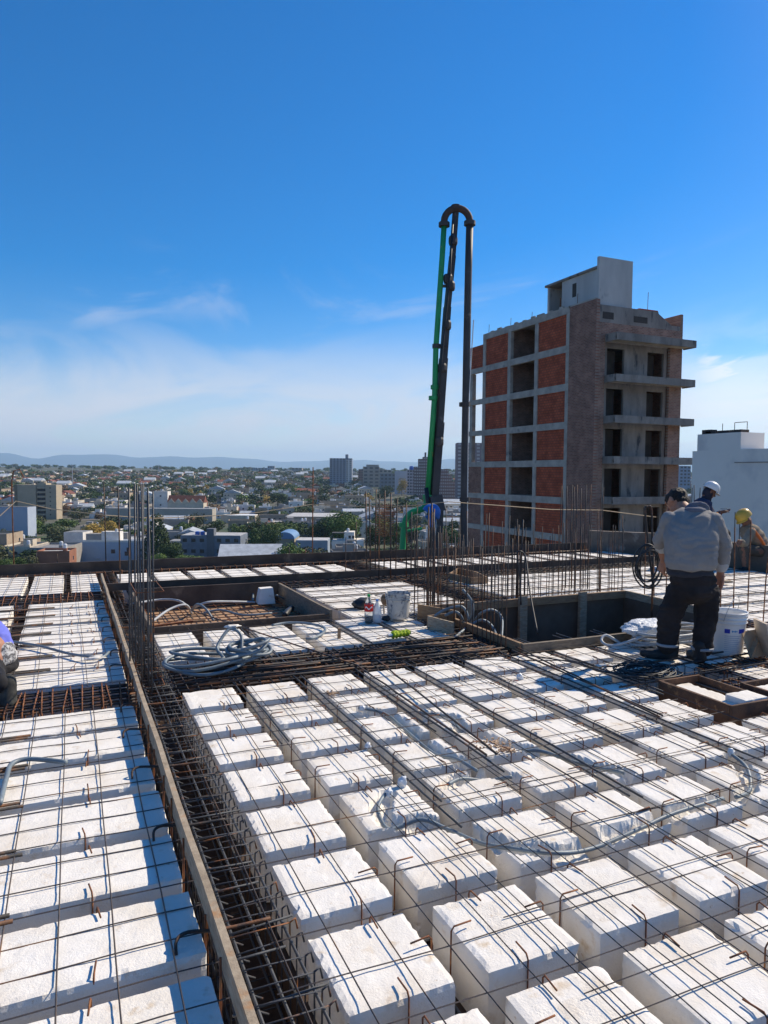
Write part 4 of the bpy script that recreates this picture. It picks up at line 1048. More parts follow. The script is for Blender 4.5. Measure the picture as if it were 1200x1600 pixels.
# ---- man in grey hoodie
D0 = 5.93
def A(x, y, off=0.): return gd(x, y, D0+off)
root = A(1070, 1033); root.z = 0
t1 = thing('person', 'man in grey hoodie and black trousers bending forward by the white bucket, seen from behind', 'person', (root.x, root.y, 0))
def rel(v): return Vector(v)-Vector((root.x, root.y, 0))
def Bp(x, y, off=0.): return rel(A(x, y, off))
body = MB()
hc_ = Bp(1057, 784, .30)
hf = (F3*.62-R3*.50-U3*.62).normalized(); hu = (U3*.85+F3*.45)
head(body, hc_, hf, hu, .98, skin)
capsule(body, Bp(1066, 792, .22), Bp(1078, 808, .10), .058, .066, skin)
capsule(body, Bp(1080, 822, .06), Bp(1083, 900, -.02), .095, .095, skin); ellip(body, Bp(1083, 908, -.02), (.11, .08, .10), skin)
capsule(body, Bp(1054, 815, .1), Bp(1112, 815, .06), .05, .05, skin)
# arms
LE = Bp(1031, 846, .20); LW = Bp(1037, 876, .30); capsule(body, Bp(1046, 812, .10), LE, .05, .042, skin); capsule(body, LE, LW, .042, .028, skin)
hand(body, LW, (Bp(1033, 893, .34)-LW), (R3*.8+F3*.4), skin, 1.05, .75, 1)
RE = Bp(1130, 858, .05); RW = Bp(1126, 893, .06); capsule(body, Bp(1116, 812, .06), RE, .05, .042, skin); capsule(body, RE, RW, .04, .028, skin)
hand(body, RW, (Bp(1124, 915, .10)-RW), (-R3*.8-F3*.2), skin, 1.12, .6, -1)
# legs
for (hx, kx, ky, fx, fy, off) in ((1064, 1047, 958, 1042, 1022, .05), (1106, 1101, 958, 1095, 1026, -.03)):
    capsule(body, Bp(hx, 908, 0), Bp(kx, ky, off*.7), .07, .05, skin); capsule(body, Bp(kx, ky, off*.7), Bp(fx, fy-12, off), .05, .035, skin)
bo = fuse(body, 'body', .0052, t1, skin, 3)
# hoodie
grey = mat('grey_sweatshirt', (.28, .268, .255), (.225, .215, .205), 5, .9, .5, 60, spot=[((.36, .36, .35), 2.5, .55, .8)], bdist=.008)
hd = MB()
loft(hd, [(Bp(1079, 889, -.03), .195, .125), (Bp(1079, 880, -.03), .212, .136), (Bp(1079, 862, -.02), .218, .142), (Bp(1080, 842, .0), .222, .140), (Bp(1081, 824, .04), .222, .13), (Bp(1081, 809, .07), .205, .115), (Bp(1082, 799, .09), .165, .09), (Bp(1084, 792, .10), .10, .065)], skin)
capsule(hd, Bp(1047, 813, .09), Bp(1032, 843, .18), .078, .066, skin); capsule(hd, Bp(1032, 843, .18), Bp(1033, 855, .23), .066, .052, skin)
capsule(hd, Bp(1114, 814, .04), Bp(1130, 853, .03), .082, .070, skin); capsule(hd, Bp(1130, 853, .03), Bp(1128, 884, .05), .068, .052, skin)
fuse(hd, 'hoodie', .007, t1, grey, 4, .015, 7, 3.)
for ca, cb2, cr in ((Bp(1033, 852, .22), Bp(1034, 856, .235), .058), (Bp(1128, 882, .05), Bp(1127, 886, .055), .056)):
    cuff = MB(); capsule(cuff, ca, cb2, cr, cr-.004, skin); fuse(cuff, 'cuff', .006, t1, mat('pale_cuff', (.50, .50, .49), (.40, .40, .40), 10, .9), 3)
hood = MB()
for k in range(13):
    a = math.pi*(.08+.84*k/12); a2 = math.pi*(.08+.84*(k+1)/12)
    p = Bp(1088, 797, .10)+R3*(.085*math.cos(a))+U3*(.05*math.sin(a))-F3*.02; q = Bp(1088, 797, .10)+R3*(.085*math.cos(a2))+U3*(.05*math.sin(a2))-F3*.02
    capsule(hood, p, q, .026, .026, skin, 8)
ellip(hood, Bp(1086, 798, .05), (.10, .05, .035), skin, (R3, F3, U3))
fuse(hood, 'hood', .007, t1, mat('dark_hood_lining', (.10, .105, .14), (.16, .165, .19), 5, .9), 4, .006, 14)
hem = MB(); ellip(hem, Bp(1078, 888, -.03), (.196, .125, .055), skin, (R3, F3, U3)); ellip(hem, Bp(1079, 896, -.03), (.196, .125, .05), skin, (R3, F3, U3))
fuse(hem, 'undershirt', .008, t1, mat('dark_undershirt', (.035, .037, .045), (.05, .05, .06), 6, .9), 4, .006, 10)
tr = MB()
ellip(tr, Bp(1083, 905, -.03), (.196, .128, .10), skin, (R3, F3, U3)); ellip(tr, Bp(1083, 922, -.03), (.190, .130, .12), skin, (R3, F3, U3))
for (hx, kx, ky, fx, fy, off) in ((1063, 1046, 962, 1043, 1008, .05), (1104, 1102, 962, 1097, 1012, -.03)):
    capsule(tr, Bp(hx, 925, 0), Bp(kx, ky, off*.7), .105, .094, skin); capsule(tr, Bp(kx, ky, off*.7), Bp(fx, fy, off), .094, .080, skin)
fuse(tr, 'trousers', .008, t1, mat('black_work_trousers', (.018, .015, .015), (.032, .027, .027), 5, .95), 6, .018, 9, 7.)
bt = MB()
boot(bt, Bp(1050, 1034, .05)*Vector((1, 1, 0))+Vector((0, 0, .005)), (-R3*.86+F3*.45), 1.08, skin); boot(bt, Bp(1093, 1038, -.05)*Vector((1, 1, 0))+Vector((0, 0, .005)), (F3*.9+R3*.1), 1.05, skin)
fuse(bt, 'boots', .007, t1, mat('black_boot_leather', (.018, .018, .020), (.03, .03, .03), 9, .6), 4)
bd = MB(); capsule(bd, Bp(1043, 1006, .05), Bp(1043, 1008, .05), .083, .083, skin); capsule(bd, Bp(1097, 1011, -.03), Bp(1097, 1013, -.03), .083, .083, skin)
rb = MB()
for (x, y, o) in ((1043, 1007, .05), (1097, 1013, -.03)):
    c = Bp(x, y, o); rb.lathe([(.086, -.010), (.089, -.008), (.089, .010), (.086, .012)], skin, 20, c=c, cap=True)
rb.mats = [mat('reflective_band', (.30, .31, .33), rough=.5)]; rb.obj('ankle_bands', t1, smooth=True)
hr = MB(); f = hf.normalized(); u = (hu-f*hu.dot(f)).normalized(); r = f.cross(u)
ellip(hr, hc_+u*.028-f*.024, (.082, .092, .090), skin, (r, f, u)); ellip(hr, hc_+u*.04+f*.02, (.074, .07, .068), skin, (r, f, u)); ellip(hr, hc_-f*.06-u*.02, (.07, .045, .055), skin, (r, f, u))
fuse(hr, 'hair', .006, t1, hair, 2, .006, 40)
# ---- seated workers
def worker(nm, D0, rootpx, specs): pass
D2 = 12.6
def C2(x, y, o=0.): return gd(x, y, D2+o)
rt = C2(1120, 850); t2 = thing('person', 'worker in white helmet and navy jacket sitting on the wall, looking down at his hands', 'person', (rt.x, rt.y, 0))
def q2(x, y, o=0.): return C2(x, y, o)-Vector((rt.x, rt.y, 0))
b = MB(); f2 = (R3*.85-U3*.45-F3*.1).normalized(); u2 = U3+R3*.5
head(b, q2(1109, 769), f2, u2, 1.05, skd)
capsule(b, q2(1103, 775), q2(1101, 785), .065, .07, skd); capsule(b, q2(1100, 790), q2(1105, 830), .13, .12, skd)
capsule(b, q2(1104, 790, -.12), q2(1114, 812, -.14), .05, .045, skd); capsule(b, q2(1114, 812, -.14), q2(1124, 800, -.1), .042, .03, skd); hand(b, q2(1124, 800, -.1), R3+U3*.2, U3*-1, skd, 1.1, .4)
capsule(b, q2(1104, 790, .14), q2(1116, 812, .14), .05, .045, skd); capsule(b, q2(1116, 812, .14), q2(1126, 801, .05), .042, .03, skd); hand(b, q2(1126, 801, .05), R3+U3*.2, U3, skd, 1.1, .4)
for o in (-.11, .11):
    capsule(b, q2(1108, 838, o), q2(1134, 832, o), .08, .06, skd); capsule(b, q2(1134, 832, o), q2(1137, 872, o), .055, .04, skd)
fuse(b, 'body', .010, t2, skd, 2)
j = MB(); navy = mat('navy_jacket', (.030, .036, .075), (.045, .05, .09), 4, .85)
for x, y, w in ((1098, 788, .17), (1098, 797, .19), (1101, 809, .19), (1104, 820, .175), (1107, 832, .17)): ellip(j, q2(x, y), (w*.93, w, .12), skd, (R3, F3, U3))
capsule(j, q2(1104, 788, -.15), q2(1113, 812, -.17), .085, .07, skd); capsule(j, q2(1113, 812, -.17), q2(1122, 802, -.12), .062, .045, skd)
capsule(j, q2(1103, 788, .15), q2(1115, 812, .15), .085, .07, skd); capsule(j, q2(1115, 812, .15), q2(1124, 803, .08), .062, .045, skd)
fuse(j, 'jacket', .013, t2, navy, 5, .012, 8)
tr = MB()
for o in (-.11, .11): capsule(tr, q2(1110, 838, o), q2(1133, 834, o), .105, .085, skd); capsule(tr, q2(1133, 834, o), q2(1137, 868, o), .08, .065, skd)
fuse(tr, 'trousers', .013, t2, mat('dark_trousers', (.02, .02, .028), (.035, .033, .04), 6, .85), 5, .012, 9)
bt = MB()
for o in (-.11, .11): boot(bt, q2(1136, 880, o), R3, 1.05, skd, .14)
fuse(bt, 'boots', .012, t2, mat('black_boot_leather', (.02, .02, .02)), 3)
def helmet(parent, c, f, u, m, s=1.):
    f = Vector(f).normalized(); u = (Vector(u)-f*Vector(u).dot(f)).normalized(); r = f.cross(u); mb = MB(); n = 22; L = []
    rows = [(1, -.01), (1.0, .02), (.97, .05), (.88, .085), (.70, .115), (.42, .135), (.12, .142)]; vs = []
    for rr, z in rows:
        for k in range(n):
            a = 2*math.pi*k/n; rad_ = rr*(.118+.016*abs(math.sin(a))); vs.append(c+r*math.cos(a)*rad_*s+f*math.sin(a)*(rad_*1.05)*s+u*(z+.03)*s)
    fs = [(i*n+k, i*n+(k+1) % n, (i+1)*n+(k+1) % n, (i+1)*n+k) for i in range(len(rows)-1) for k in range(n)]+[tuple((len(rows)-1)*n+k for k in range(n))]
    mb.add(vs, fs, m)
    ho = mb.obj('helmet', parent, smooth=True); br = []
    for k in range(9):
        a = math.pi*(.12+.76*k/8); br.append((c+r*math.cos(a)*.118*s+f*math.sin(a)*.135*s+u*.018*s, c+r*math.cos(a)*.125*s+f*(math.sin(a)*.185)*s+u*.004*s))
    vs = [p for q in br for p in q]+[p-u*.006*s for q in br for p in q]
    fs = [(2*k, 2*k+1, 2*k+3, 2*k+2) for k in range(8)]+[(18+2*k, 18+2*k+2, 18+2*k+3, 18+2*k+1) for k in range(8)]+[(2*k+1, 18+2*k+1, 18+2*k+3, 2*k+3) for k in range(8)]
    hb = MB(); hb.add(vs, fs, m); hb.obj('brim', ho, smooth=True); return ho
bl = MB(); fq = f2.normalized(); uq = (u2-fq*u2.dot(fq)).normalized(); rq = fq.cross(uq); ellip(bl, q2(1109, 769)-uq*.02-fq*.02, (.092, .098, .115), skd, (rq, fq, uq)); capsule(bl, q2(1106, 774), q2(1102, 783), .078, .095, skd)
fuse(bl, 'balaclava', .011, t2, mat('dark_balaclava', (.02, .022, .035), (.035, .035, .05), 8, .9), 3, .006, 12)
helmet(t2, q2(1110, 767), f2, u2, mat('white_helmet', (.74, .72, .69), rough=.35, spec=.5))
mb = MB(); ellip(mb, q2(1120, 806, -.22), (.05, .03, .06), skd); ellip(mb, q2(1121, 812, -.2), (.045, .04, .05), skd)
mb.mats = [mat('orange_glove', (.75, .33, .04), (.6, .2, .03), 10)]; mb.obj('glove', t2, smooth=True)
mb = MB(); mb.box(tuple(q2(1131, 795, -.1)-Vector((.06, .02, .004))), tuple(q2(1131, 795, -.1)+Vector((.06, .02, .004))), blackm); mb.obj('phone', t2)
D3 = 12.1
def C3(x, y, o=0.): return gd(x, y, D3+o)
rt = C3(1175, 870); t3 = thing('person', 'worker in yellow helmet and tan jacket sitting hunched with elbows on knees', 'person', (rt.x, rt.y, 0))
def q3(x, y, o=0.): return C3(x, y, o)-Vector((rt.x, rt.y, 0))
b = MB(); f3 = (-R3*.75-F3*.35-U3*.5).normalized(); u3 = U3-R3*.5
head(b, q3(1166, 815), f3, u3, 1.02, skd); capsule(b, q3(1170, 820), q3(1176, 828), .062, .07, skd); capsule(b, q3(1176, 832), q3(1188, 855), .12, .13, skd)
for o, xx in ((-.17, 1158), (.15, 1180)):
    capsule(b, q3(1173, 832, o), q3(xx+4, 852, o-.1), .05, .042, skd); capsule(b, q3(xx+4, 852, o-.1), q3(xx, 846, o-.2), .04, .03, skd); hand(b, q3(xx, 846, o-.2), -R3*.6-U3*.3-F3*.3, -F3, skd, 1.1, .6)
    capsule(b, q3(1190, 862, o), q3(1162, 858, o-.1), .08, .06, skd); capsule(b, q3(1162, 858, o-.1), q3(1164, 888, o-.1), .055, .04, skd)
fuse(b, 'body', .010, t3, skd, 2)
j = MB(); tanj = mat('tan_work_jacket', (.21, .165, .115), (.30, .24, .17), 5, .9)
for x, y, w in ((1172, 829, .16), (1176, 836, .19), (1181, 845, .19), (1186, 855, .18), (1190, 862, .17)): ellip(j, q3(x, y), (w, w*.95, .12), skd, (R3, F3, U3))
for o, xx in ((-.17, 1158), (.15, 1180)): capsule(j, q3(1174, 832, o), q3(xx+4, 851, o-.1), .085, .07, skd); capsule(j, q3(xx+4, 851, o-.1), q3(xx+1, 847, o-.18), .06, .05, skd)
fuse(j, 'jacket', .013, t3, tanj, 5, .012, 8, 2.)
tr = MB()
for o in (-.15, .14): capsule(tr, q3(1189, 862, o), q3(1162, 858, o-.1), .1, .085, skd); capsule(tr, q3(1162, 858, o-.1), q3(1165, 884, o-.1), .08, .065, skd)
fuse(tr, 'trousers', .013, t3, mat('brown_grey_trousers', (.07, .06, .05), (.1, .085, .07), 6, .9), 5, .012, 9)
bt = MB()
for o in (-.25, .04): boot(bt, q3(1166, 896, o), -R3-F3*.4, 1.05, skd, .14)
fuse(bt, 'boots', .012, t3, mat('black_boot_leather', (.02, .02, .02)), 3)
helmet(t3, q3(1164, 810), f3, u3, mat('yellow_helmet', (.56, .35, .04), rough=.35, spec=.5))
mb = MB(); mb.tube(smoothline([q3(1176, 826, -.20), q3(1187, 840, -.24), (q3(1194, 852, -.2)), q3(1196, 862, -.1)], 4), .022, mat('orange_strap', (.62, .16, .04)), 8); mb.obj('harness_strap', t3, smooth=True)
# ---- kneeling worker at the left frame edge
D4 = 5.45
def q4_(x, y, o=0.): return gd(x, y, D4+o)
rt = q4_(-20, 1085); t4 = thing('person', 'worker in violet blue shirt kneeling at the left frame edge, mostly cut off', 'person', (rt.x, rt.y, 0))
def q4(x, y, o=0.): return q4_(x, y, o)-Vector((rt.x, rt.y, 0))
b = MB(); head(b, q4(-95, 905, .25), (F3-R3*.4-U3*.5), U3+F3*.3, 1., skin, True)
capsule(b, q4(-85, 925, .2), q4(-75, 940, .1), .06, .07, skin); capsule(b, q4(-68, 950), q4(-20, 1015, -.1), .14, .13, skin)
for o in (-.12, .18):
    capsule(b, q4(-75, 945, o), q4(-95, 1000, o+.1), .05, .042, skin); capsule(b, q4(-95, 1000, o+.1), q4(-100, 1050, o+.2), .042, .03, skin); hand(b, q4(-100, 1050, o+.2), -U3+F3*.3, F3, skin, 1., .5)
for o in (-.14, .14):
    capsule(b, q4(-12, 1030, o), q4(-75, 1055, o+.12), .08, .06, skin); capsule(b, q4(-75, 1060, o+.12), q4(-5, 1085, o), .055, .04, skin)
fuse(b, 'body', .008, t4, skin, 3)
j = MB(); vio = mat('violet_blue_shirt', (.12, .15, .58), (.18, .2, .66), 4, .8)
for x, y, w in ((-72, 945, .18), (-62, 960, .2), (-50, 975, .2), (-38, 988, .195), (-24, 1000, .185), (-18, 1010, .18)): ellip(j, q4(x, y), (w, w, .13), skin, (R3, F3, U3))
for o in (-.17, .2): capsule(j, q4(-75, 945, o), q4(-95, 995, o+.1), .085, .07, skin); capsule(j, q4(-95, 995, o+.1), q4(-99, 1035, o+.18), .065, .05, skin)
fuse(j, 'shirt', .010, t4, vio, 5, .018, 9)
j = MB(); spk = mat('speckled_grey_cloth', (.50, .50, .50), (.12, .12, .13), 38, .9, lo=.45, hi=.55)
for x, y in ((-16, 1012), (-13, 1022), (-13, 1030)): ellip(j, q4(x, y, -.04), (.175, .17, .07), skin, (R3, F3, U3))
fuse(j, 'shirt_hem', .010, t4, spk, 4, .01, 12)
tr = MB(); ellip(tr, q4(-12, 1040), (.185, .18, .11), skin, (R3, F3, U3))
for o in (-.13, .14): capsule(tr, q4(-16, 1042, o), q4(-78, 1058, o+.12), .11, .09, skin); capsule(tr, q4(-16, 1042, o-.1), q4(-6, 1068, o-.55), .085, .07, skin)
fuse(tr, 'trousers', .010, t4, mat('black_trousers', (.016, .016, .02), (.03, .03, .032), 6, .9), 4, .012, 9)
bt = MB()
for o in (-.12, .16):
    a = q4(12 if o < 0 else -40, 1066, -.62); e = q4(14 if o < 0 else -38, 1098, -.66); capsule(bt, a, e, .055, .050, skin); capsule(bt, a-R3*.05, e-R3*.07, .06, .055, skin)
fuse(bt, 'boots', .009, t4, mat('worn_black_boots', (.02, .02, .02), (.10, .10, .085), 8, .8), 3, .006, 14)

# ------------------------------------------------------------------ concrete pump boom
DB = 16.0
green = mat('green_pump_pipe', (.02, .31, .09), (.03, .38, .12), 3, .5, spot=[((.35, .33, .12), 7, .64, .72)], spec=.5)
bsteel = mat('worn_boom_steel', (.045, .038, .034), (.08, .066, .058), 1.6, .6, spot=[((.20, .16, .13), 4, .62, .72)], spec=.5)
brust = mat('rusty_bend', (.12, .07, .05), (.07, .055, .05), 5, .7)
def Q(x, y, o=0.): return gd(x, y, DB+o)
rt = Q(700, 860); t = thing('concrete_pump_boom', 'folded concrete pump boom with green pipe, rusty bend on top and dark pipe', 'pump boom', (0, 0, 0))
mb = MB()
mb.tube([Q(694, 350), Q(691, 400), Q(681, 545), Q(679, 620), Q(668, 775)], .062, green, 16); mb.obj('green_pipe', t, smooth=True)
mb = MB(); mb.tube(smoothline([Q(668, 775), Q(664, 792), Q(655, 797), Q(643, 801), Q(634, 812), Q(631, 828), Q(629, 858), gd(627, 900, DB)], 5), .070, green, 16); mb.obj('green_bend', t, smooth=True)
mb = MB(); mb.tube([Q(632, 830), Q(660, 826)], .030, green, 10); mb.obj('green_brace', t)
U = [Q(694, 352)]
for k in range(13):
    a = math.pi*(1-k/12); U.append(Q(714+20*math.cos(a), 346-20.5*math.sin(a)))
U.append(Q(734.5, 352)); mb = MB(); mb.tube(U, .078, brust, 16); mb.obj('top_bend', t, smooth=True)
mb = MB(); mb.tube([Q(734, 350), Q(732, 420), Q(729, 560), Q(726.5, 700), Q(724, 860), Q(720, 1300, 0)], .083, bsteel, 16); mb.obj('dark_pipe', t, smooth=True)
mb = MB(); mb.tube([Q(731.0+9, 500, -.02), Q(731.5, 640, -.05), Q(729.5, 860, -.05)], .012, mat('sunlit_edge_strip', (.62, .62, .60)), 8); mb.obj('sunlit_edge_strip', t)  # pale strip added along the dark pipe to draw its sunlit right edge
P = [Q(712, 330, .05), Q(707, 400, .05), Q(699, 480, .05), Q(693, 560, .05), Q(686, 660, .05), Q(677, 775, .05)]
mb = MB()
for a, b_ , w0 in zip(P[:-1], P[1:], (.10, .11, .125, .145, .175)): mb.beam(a, b_, w0, w0*1.2, bsteel)
mb.obj('boom_arm', t)
mb = MB(); mb.tube([Q(707.5, 345, -.1), Q(703, 430, -.1), Q(690, 560, -.1), Q(683.5, 650, -.1)], .022, blackm, 8); mb.obj('hydraulic_hose', t, smooth=True)
for (x0, y0, x1, y1) in ((690, 447, 708, 447), (682, 541, 700, 542), (676, 619, 692, 618)):
    mb = MB(); mb.tube([Q(x0, y0), Q(x1, y1)], .035, bsteel, 8); mb.obj('clamp_arm', t)
for (x, y, r, m_) in ((694, 351, .125, bsteel), (734, 349, .13, bsteel), (682, 541, .095, bsteel), (679, 605, .09, green), (677, 622, .105, green), (726, 632, .125, bsteel), (668, 776, .11, green), (631, 820, .105, green), (726, 780, .115, bsteel), (712, 324, .10, brust)):
    mb = MB(); c = Q(x, y); mb.tube([c-U3*.045, c+U3*.045], r, m_, 18); mb.obj('coupling', t)
for (x, y) in ((708, 376), (700, 436), (704, 447), (698, 508), (691, 575), (686, 690)):
    mb = MB(); c = Q(x, y); mb.tube([c-U3*.10, c-U3*.05, c+U3*.05, c+U3*.10], [.09, .105, .105, .085], bsteel, 10); mb.obj('boom_joint', t)
mb = MB(); mb.beam(Q(678, 775), Q(684, 800), .30, .22, bsteel); mb.beam(Q(683, 795), Q(681, 866), .22, .2, bsteel); mb.beam(Q(681, 866), gd(681, 1300, DB), .24, .2, bsteel); mb.obj('lower_arm', t)
mb = MB(); mb.tube([Q(666, 762, -.1), Q(669, 790, -.1), Q(675, 830, -.12), Q(674, 860, -.12)], .05, blackm, 10); mb.obj('end_hose', t, smooth=True)
bluem = mat('blue_cover', (.015, .12, .42), (.02, .15, .5), 4, .5, spec=.5)
t = thing('pump_joint_cover', 'blue plastic cover wrapped round the lower joint of the pump boom', 'cover', (0, 0, 0))
mb = MB(); c = Q(673, 803, -.3); n = 20; vs = []
ax = (RGT[0], RGT[1])

for k in range(11):
    th = math.pi*.52*k/10; vs += [c+(R3*.55+U3*.83)*.24*math.cos(th)+((R3*.83-U3*.55)*math.cos(a)+F3*math.sin(a))*(.215*math.sin(th)+.006*mn.noise(Vector((a*2, k*.7, 1)))) for a in [2*math.pi*i/n for i in range(n)]]
vs += [v_ +(c-v_)*.04 for v_ in vs[::-1]]
mb.add(vs, [(r_*n+i, r_*n+(i+1) % n, (r_+1)*n+(i+1) % n, (r_+1)*n+i) for r_ in range(21) for i in range(n)], bluem); mb.obj('dome', t, smooth=True)
mb = MB(); mb.tube(smoothline([Q(674, 806, -.35), Q(675, 815, -.38), Q(674, 824, -.4)], 3), [.15, .13, .10, .08, .06, .045, .03], bluem, 10); mb.obj('tail', t, smooth=True)
mb = MB(); mb.tube(smoothline([Q(681, 812, -.35), Q(680, 830, -.4), Q(677, 845, -.4)], 3), .022, mat('pale_rag', (.5, .47, .42)), 8); mb.obj('hanging_rag', t, smooth=True)

# ------------------------------------------------------------------ unfinished brick tower
def brickmat(name, axis, c1, c2, mortar, bw, bh, ms=.012, spot=None, rough=.9):
    m = bpy.data.materials.new(name); m.use_nodes = True; t = m.node_tree; b = t.nodes['Principled BSDF']
    b.inputs['Roughness'].default_value = rough; b.inputs['Specular IOR Level'].default_value = .2
    co = t.nodes.new('ShaderNodeTexCoord'); sp = t.nodes.new('ShaderNodeSeparateXYZ'); cb_ = t.nodes.new('ShaderNodeCombineXYZ')
    t.links.new(co.outputs['Object'], sp.inputs[0]); t.links.new(sp.outputs[axis], cb_.inputs[0]); t.links.new(sp.outputs[2], cb_.inputs[1])
    br = t.nodes.new('ShaderNodeTexBrick'); t.links.new(cb_.outputs[0], br.inputs['Vector']); br.inputs['Scale'].default_value = 1
    br.inputs['Brick Width'].default_value = bw; br.inputs['Row Height'].default_value = bh; br.inputs['Mortar Size'].default_value = ms
    br.inputs['Color1'].default_value = (*c1, 1); br.inputs['Color2'].default_value = (*c2, 1); br.inputs['Mortar'].default_value = (*mortar, 1)
    nz_ = t.nodes.new('ShaderNodeTexNoise'); nz_.inputs['Scale'].default_value = 1.3; nz_.inputs['Detail'].default_value = 6
    t.links.new(co.outputs['Object'], nz_.inputs['Vector'])
    mr = t.nodes.new('ShaderNodeMapRange'); mr.inputs[1].default_value = .3; mr.inputs[2].default_value = .7; mr.inputs[3].default_value = .72; mr.inputs[4].default_value = 1.2
    t.links.new(nz_.outputs[0], mr.inputs[0]); h_ = t.nodes.new('ShaderNodeHueSaturation'); t.links.new(mr.outputs[0], h_.inputs['Value']); t.links.new(br.outputs[0], h_.inputs['Color'])
    t.links.new(h_.outputs[0], b.inputs['Base Color'])
    bp = t.nodes.new('ShaderNodeBump'); bp.inputs['Distance'].default_value = .03; bp.inputs['Strength'].default_value = .8; t.links.new(br.outputs['Fac'], bp.inputs['Height']); bp.invert = True
    t.links.new(bp.outputs[0], b.inputs['Normal']); return m
redY = brickmat('hollow_red_brick', 1, (.58, .13, .06), (.42, .09, .045), (.26, .08, .05), .33, .2, .022)
brnY = brickmat('brown_brick_side', 1, (.40, .19, .13), (.27, .125, .09), (.34, .24, .19), .30, .11, .016)
brnX = brickmat('brown_brick_front', 0, (.40, .22, .16), (.27, .145, .105), (.36, .28, .23), .30, .11, .016)
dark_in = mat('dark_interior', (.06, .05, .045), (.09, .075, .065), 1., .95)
X0, Y0, X1_, Y1_ = 34.25, 40.2, 42.35, 57.5
tw = thing('brick_tower', 'unfinished brick and concrete apartment tower with red infill bays and grey balconies', 'building', (X0, Y0, 0))
def bx(mb, a, b, m): mb.box((a[0]-X0, a[1]-Y0, a[2]), (b[0]-X0, b[1]-Y0, b[2]), m)
cols = [43.35, 47.25, 51.05, 55.0]; cw = .42
zf = [14.1-2.84*i for i in range(16)]                 # slab tops, down to the street
zf = [z for z in zf if z > ZG]
mb = MB()
for z in zf: bx(mb, (X0-.06, 43.15, z-.52), (X0+.24, 55.2, z), concm)
for z in zf[1:]: bx(mb, (X0-.05, 55.2, z-.46), (X0+.24, Y1_, z-.02), concm)
mb.obj('floor_beams', tw)
for i, y in enumerate(cols):
    mb = MB()
    for z0, z1 in zip(zf, [z for z in zf[1:]]+[ZG]): bx(mb, (X0-.05, y-cw/2, z1), (X0+.24, y+cw/2, z0-.52), concm)
    mb.obj('column', tw)
for k in range(len(zf)-1):
    for (ya, yb) in ((cols[0]+cw/2, cols[1]-cw/2), (cols[2]+cw/2, cols[3]-cw/2)):
        mb = MB(); bx(mb, (X0+.04, ya, zf[k+1]), (X0+.2, yb, zf[k]-.52), redY)
        mb.obj('infill_wall', tw)
# slabs and inner walls
mb = MB()
bx(mb, (X0+.242, Y0+.25, 13.94), (X0+3.35, 55.1, 14.088), concm); bx(mb, (X0+3.36, Y0+.25, 12.2), (X1_-.25, 55.1, 12.38), concm)
for z in zf[1:]: bx(mb, (X0+.242, Y0+.25, z-.16), (X1_-.25, 55.1, z-.012), concm); 
for z in zf[1:]: bx(mb, (X0+.242, 55.1, z-.16), (X1_-3, Y1_, z-.03), concm)
mb.obj('floor_slabs', tw)
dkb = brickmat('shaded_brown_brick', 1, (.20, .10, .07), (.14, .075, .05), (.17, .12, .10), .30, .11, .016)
mb = MB()
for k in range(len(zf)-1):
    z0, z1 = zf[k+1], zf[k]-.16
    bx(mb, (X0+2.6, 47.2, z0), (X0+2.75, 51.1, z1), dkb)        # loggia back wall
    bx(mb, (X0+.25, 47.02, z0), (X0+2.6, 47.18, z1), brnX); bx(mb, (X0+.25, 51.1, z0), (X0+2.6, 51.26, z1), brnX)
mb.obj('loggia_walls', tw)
for k in range(len(zf)-1):
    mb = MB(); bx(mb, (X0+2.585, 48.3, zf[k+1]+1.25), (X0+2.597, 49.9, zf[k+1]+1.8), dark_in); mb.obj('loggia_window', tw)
# left end bay: infill on top, open for 3 storeys, brown brick below
mb = MB(); bx(mb, (X0+.02, 55.21, zf[1]), (X0+.22, Y1_, 13.25), redY); mb.obj('infill_wall', tw)
mb = MB(); bx(mb, (X0+.02, Y1_-.45, zf[4]), (X0+.4, Y1_, zf[1]-.46), concm); mb.obj('column', tw)
mb = MB()
for k in range(4, len(zf)-1): bx(mb, (X0+.01, 55.21, zf[k+1]), (X0+.22, Y1_, zf[k]-.46), brnY)
mb.obj('brick_wall', tw)
# brown brick side wall by the corner and the front
mb = MB(); bx(mb, (X0-.08, Y0, ZG), (X0+.22, 43.15, 14.0), brnY); mb.obj('brick_wall', tw)
frontY = Y0
mb = MB()
def fx(a, b, z0, z1, m, y0=Y0, y1=Y0+.22): bx(mb, (a, y0, z0), (b, y1, z1), m)
fx(X0+.222, 35.0, ZG, 12.4, brnX); fx(41.15, X1_, ZG, 12.4, brnX); fx(35.0, 41.15, 11.45, 12.4, brnX)
mb.obj('brick_front', tw)
mb = MB(); fx(X0+.222, 39.9, 12.4, 13.62, conc2); fx(39.9, 42.1, 12.4, 12.75, conc2); fx(X1_-.22, X1_, 12.4, 13.66, brnX, Y0, Y0+3.)
mb.add([(a-X0, b-Y0, c) for a, b, c in ((39.9, Y0, 12.75), (41.2, Y0, 12.75), (39.9, Y0, 13.5), (39.9, Y0+.2, 12.75), (41.2, Y0+.2, 12.75), (39.9, Y0+.2, 13.5))], [(0, 1, 2), (3, 5, 4), (1, 4, 5, 2)], conc2)
mb.obj('roof_parapet', tw)
for a, b, z0, z1 in ((34.7, 35.7, 12.66, 13.15), (37.55, 38.85, 12.66, 13.1)):
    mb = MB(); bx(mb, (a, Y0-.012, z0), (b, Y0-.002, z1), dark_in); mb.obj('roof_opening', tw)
mb = MB(); mb.box((3.8, .0, 13.621), (5.6, .21, 13.70), redY); mb.obj('brick_coping', tw)
